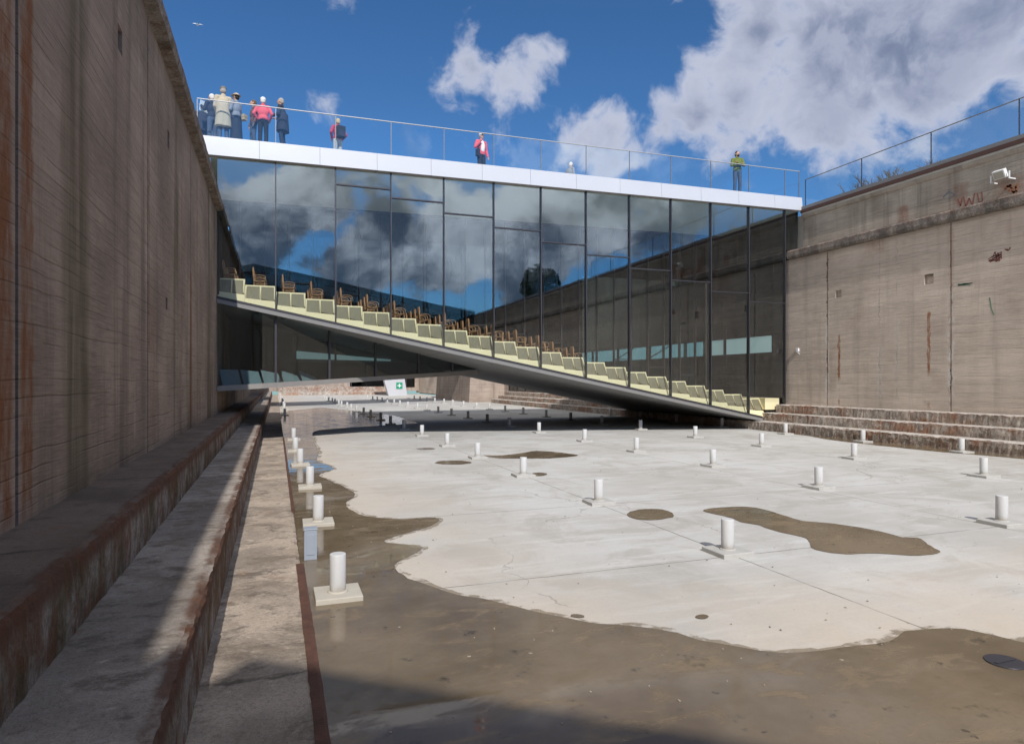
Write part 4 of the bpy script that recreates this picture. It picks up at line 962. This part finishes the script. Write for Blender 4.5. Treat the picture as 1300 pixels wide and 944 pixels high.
    if glasses:
        f = MB(); f.ell(hc+HR@V((-.032, .092, .012)), (.026, .014, .018)); f.ell(hc+HR@V((.032, .092, .012)), (.026, .014, .018)); f.cap(hc+HR@V((-.08, .02, .018)), hc+HR@V((-.055, .085, .014)), .005, .005, 6); f.cap(hc+HR@V((.08, .02, .018)), hc+HR@V((.055, .085, .014)), .005, .005, 6); parts.append(f.build('sunglasses', 'black_cloth', None))
    if vest:                                     # open jacket shows a shirt front
        f = MB(); f.ell(V((0, .055, 1.22))+sh*.7, (.105, .095, .25), 14, 10); parts.append(f.build('shirt', vest, None))
    r.location = (x, y, zd); r.rotation_euler.z = rz; r.scale = (s, s, s)
    for p in parts: p.parent = r
    return r, hand_pts, s
AD = (((-.25, -.02, 1.14), (-.255, .06, .90)), ((.25, -.02, 1.14), (.255, .06, .90)))      # arms down
AF = (((-.24, .04, 1.15), (-.13, .25, 1.13)), ((.24, .04, 1.15), (.13, .25, 1.13)))        # forearms forward
AX = (((-.25, .08, 1.16), (.06, .20, 1.24)), ((.25, .08, 1.16), (-.06, .21, 1.20)))        # folded
AH = (((-.30, -.06, 1.18), (-.20, .10, 1.02)), ((.30, -.06, 1.18), (.20, .10, 1.02)))      # hands at the hips
AS = (((-.25, -.02, 1.14), (-.26, .06, .92)), ((.29, .02, 1.18), (.17, .16, 1.36)))        # one hand on the strap
UP = (((-.24, .06, 1.20), (-.20, .26, 1.36)), ((.24, .04, 1.18), (.16, .25, 1.36)))
def px_person(px, y, *a, **k): return person(on_y(px, y), y, *a, **k)
BACK = 0.0
px_person(257, 23.7, .3, 1.66, 'person in a dark navy coat with brown hair at the left end of the roof', 'navy_cloth', 'navy_cloth', 'hair_brown', AD, coat=.80)
p2, hp, s2 = px_person(270, 22.95, .75, 1.74, 'white haired person in dark clothes reading a sheet beside the beige trench coat', 'navy_cloth', 'denim', 'hair_white', UP, lean=.1)
AL = (((-.24, .02, 1.14), (-.17, .17, 1.0)), ((.24, .02, 1.14), (.17, .17, 1.0)))
px_person(283.5, 22.45, .2, 1.80, 'tall person seen from behind in a long beige trench coat and flat cap', 'beige_cloth', 'denim', 'hair_grey', AL, coat=.52, hat=('cap_olive', None))
p4, hp4, s4 = px_person(300, 22.5, .95, 1.66, 'person in grey jacket and patterned hat carrying a tan shoulder bag', 'grey_cloth', 'navy_cloth', 'hair_dark', AF, hat=('hat_pattern', 'brim'), skirt=True)
px_person(322, 22.75, 1.9, 1.62, 'person in a brown leather jacket turned towards the coral jacket', 'brown_leather', 'denim', 'hair_brown', AD, headturn=-.3)
px_person(334, 22.45, -.15, 1.62, 'person seen from behind in a coral red jacket and white cap', 'coral_cloth', 'black_cloth', 'hair_white', AH, hat=('white_cloth', 'peak'))
px_person(359, 22.5, 1.25, 1.70, 'grey haired person in a long navy coat looking down beside the coral jacket', 'navy_cloth', 'navy_cloth', 'hair_grey', AF, coat=.62, lean=.14)
p8, _, s8 = px_person(429, 23.45, .35, 1.62, 'lone person in a crimson padded jacket with a black backpack', 'crimson_cloth', 'pale_grey_cloth', 'hair_blond', AH)
p9, _, s9 = px_person(611, 23.6, math.pi+.35, 1.78, 'person facing the camera in white cap, white shirt and open red jacket', 'coral_cloth', 'black_cloth', 'hair_grey', AS, hat=('white_cloth', 'peak'), glasses=True, vest='white_cloth')
px_person(721, 25.3, -1.2, 1.70, 'white haired person further back whose head just shows over the white roof edge', 'grey_cloth', 'denim', 'hair_white', AF, lean=.45)
px_person(936, 22.28, math.pi-.35, 1.80, 'bearded dark haired person in olive green jacket with folded arms at the right', 'olive_cloth', 'denim', 'hair_dark', AX, headturn=.3, beard=True)
def held(name, label, cat, p, s, mk):
    """things carried by a person stay top level"""
    o = thing(name, label, cat, p.location); o.rotation_euler = p.rotation_euler; o.scale = (s, s, s)
    for nm, bm, m in mk:
        q = bm.build(nm, m); q.parent = o
    return o
held('paper_sheet', 'large pale sheet of paper held up beside the beige trench coat', 'paper', p2, s2, [('sheet', MB().box(-.24, .20, .30, .306, 1.22, 1.54, Matrix.Rotation(.2, 3, 'X')), 'paper'), ('back_sheet', MB().box(-.24, .19, .307, .311, 1.215, 1.53, Matrix.Rotation(.2, 3, 'X')), 'paper')])
m1 = MB(); m1.box(.20, .36, -.16, .18, .96, 1.14); m2 = MB(); m2.cap((.20, 0, 1.14), (.06, -.02, 1.50), .012, .012, 6)
o = held('shoulder_bag', 'tan shoulder bag hanging beside the grey jacket', 'bag', p4, s4, [('pouch', m1, 'khaki_bag'), ('strap', m2, 'khaki_bag'), ('flap', MB().box(.195, .365, -.165, .185, 1.06, 1.145), 'khaki_bag')])
m1 = MB(); m1.box(-.15, .15, -.34, -.14, .98, 1.40)
held('backpack', 'black backpack worn over the crimson jacket', 'bag', p8, s8, [('sack', m1, 'black_cloth'), ('pocket', MB().box(-.12, .12, -.38, -.341, 1.0, 1.2), 'navy_cloth'), ('strap', MB().cap((-.10, -.12, 1.40), (-.10, .12, 1.36), .02, .02, 6), 'black_cloth')])
m1 = MB(); m1.box(.17, .27, 0, .16, .84, 1.10); 
held('shoulder_bag', 'black bag slung at the side of the person with the white shirt', 'bag', p9, s9, [('pouch', m1, 'black_cloth'), ('strap', MB().cap((.17, .08, 1.14), (.13, .10, 1.44), .014, .014, 6), 'black_cloth')])

# ------------------------------------------------------------------ sun, sky, clouds
EL = 40.0; tl = .127
L = Vector((tl, 1/math.tan(R(EL)), -1)).normalized()
sun = bpy.data.lights.new('sun', 'SUN'); sun.energy = 3.9; sun.angle = R(.5); sun.color = (1, .955, .89)
so = bpy.data.objects.new('sun', sun); COL.objects.link(so); so.rotation_euler = L.to_track_quat('-Z', 'Y').to_euler(); so.location = (0, -30, 60)
wld = bpy.data.worlds.new('World'); SC.world = wld; wld.use_nodes = True
t = NT(wld.node_tree); bg = wld.node_tree.nodes['Background']
sky = t.new('ShaderNodeTexSky', sky_type='NISHITA', sun_disc=False, sun_elevation=R(EL), sun_rotation=math.atan2(-L.x, -L.y), altitude=50, air_density=1.0, dust_density=.3, ozone_density=3.0)
SKYS = .085
D = t.new('ShaderNodeTexCoord').outputs['Generated']
D = t.vm('NORMALIZE', D)
def blobdir(px, py, mirror):
    d = ray(px, py).normalized()
    return (d.x, -d.y, d.z) if mirror else (d.x, d.y, d.z)
def field(blobs, mirror):
    acc = None
    for (px, py, r, w) in blobs:
        dd = t.vm('DISTANCE', D, blobdir(px, py, mirror))
        v = t.m('MULTIPLY', t.m('SUBTRACT', 1, t.m('DIVIDE', dd, r/900.0)), w)
        acc = v if acc is None else t.m('SMOOTH_MAX', acc, v, .25)
    return t.m('MAXIMUM', acc, -1.2)
front = [(965, 40, 85, 1), (1050, 55, 130, 1.1), (1150, 80, 130, 1.1), (1235, 25, 120, 1.0), (1100, 125, 85, .9), (1300, 75, 70, .9), (1330, -10, 130, 1), (1010, -60, 140, 1),
         (640, 92, 50, .62), (600, 88, 42, .60), (680, 88, 42, .56), (562, 108, 30, .45), (712, 72, 26, .4),
         (770, 160, 60, .6), (835, 165, 62, .7), (890, 150, 60, .75), (935, 130, 65, .8), (930, 175, 60, .7), (750, 195, 60, .5), (1290, 130, 45, .5)]
back = [(300, 262, 60, .8), (350, 285, 80, 1), (420, 262, 80, 1), (480, 290, 90, 1), (570, 310, 90, 1.1), (650, 310, 90, 1.1), (720, 285, 90, 1), (780, 270, 80, .9), (850, 255, 90, .8), (560, 240, 50, .5), (460, 210, 70, .6), (700, 215, 60, .5), (540, 180, 60, .5), (330, 330, 60, .9), (420, 335, 80, .9), (900, 170, 100, .6)]
fm = t.m('MAXIMUM', field(front, False), field(back, True))
warp = t.new('ShaderNodeTexNoise'); t.put(warp.inputs['Vector'], D); warp.inputs['Scale'].default_value = 7; warp.inputs['Detail'].default_value = 5
Dw = t.vm('ADD', D, t.vm('MULTIPLY', t.vm('SUBTRACT', warp.outputs['Color'], (.5, .5, .5)), (.10, .10, .10)))
n1 = t.noise(Dw, 11, 8, .56); n2 = t.noise(t.vm('ADD', Dw, (-.012, -.02, .035)), 11, 5, .6)
fd = t.m('MAXIMUM', t.vm('DOT_PRODUCT', D, (ST, CT, .12)), t.vm('DOT_PRODUCT', D, (ST, -CT, .12)))
away = t.m('SUBTRACT', 1, t.ss(fd, .50, .76))
base_cov = t.m('ADD', t.m('MULTIPLY', t.m('SUBTRACT', t.noise(D, 3.0, 3), .60), 1.6), t.m('MULTIPLY', away, .75))           # loose scattered cloud, plus bright unseen cloud added to fill the walls
dens = t.m('ADD', t.m('MAXIMUM', fm, base_cov), t.m('MULTIPLY', t.m('SUBTRACT', n1, .5), 2.3))
alpha = t.ss(dens, .08, .52)
thick = t.ss(dens, .25, 1.05)
lightside = t.ss(t.m('SUBTRACT', n1, n2), -.10, .14)
sh = t.m('MULTIPLY', thick, t.m('SUBTRACT', 1, t.m('MULTIPLY', lightside, .55)))
cloudc = t.mix(sh, (6.4, 6.8, 8.2), (2.25, 2.7, 4.0))
nb = t.m('ADD', t.noise(t.vm('ADD', Dw, (3, 1, 2)), 6.5, 8, .62), t.m('MULTIPLY', t.m('SUBTRACT', t.sep(D)[2], .22), .55))
cloudb = t.mix(t.ss(nb, .40, .66), (2.0, 2.7, 4.1), (19, 21, 24))
ydir = t.sep(D)[1]
alpha = t.mix(t.ss(ydir, -.25, .1), t.ss(dens, .10, .36), alpha)
cc = t.mix(away, t.mix(t.ss(ydir, -.25, .1), cloudb, cloudc), (8.9, 8.5, 8.1))  # last colour is the added off-view cloud that serves as fill light
skyc = t.mix(1.0, sky.outputs[0], t.mix(t.ss(ydir, -.25, .1), (.75, 1.45, 2.1), (.50, .86, 1.17)), 'MULTIPLY')
t.put(bg.inputs['Color'], t.mix(t.m('MULTIPLY', alpha, .93), skyc, cc)); bg.inputs['Strength'].default_value = SKYS

# ------------------------------------------------------------------ camera and render settings
cam = bpy.data.cameras.new('camera'); co = bpy.data.objects.new('camera', cam); COL.objects.link(co)
co.location = (0, 0, EZ); co.rotation_euler = (R(90), 0, -TH)
cam.sensor_width = 36; cam.sensor_fit = 'HORIZONTAL'; cam.lens = F/1300*36; cam.shift_y = 11/1300; cam.clip_start = .05; cam.clip_end = 3000
SC.camera = co
SC.view_settings.view_transform = 'Standard'; SC.view_settings.look = 'None'; SC.view_settings.gamma = 1; SC.view_settings.exposure = .10
cy = SC.cycles; cy.use_denoising = True; cy.max_bounces = 8; cy.transparent_max_bounces = 32; cy.glossy_bounces = 5; cy.diffuse_bounces = 4; cy.caustics_reflective = False; cy.sample_clamp_indirect = 8
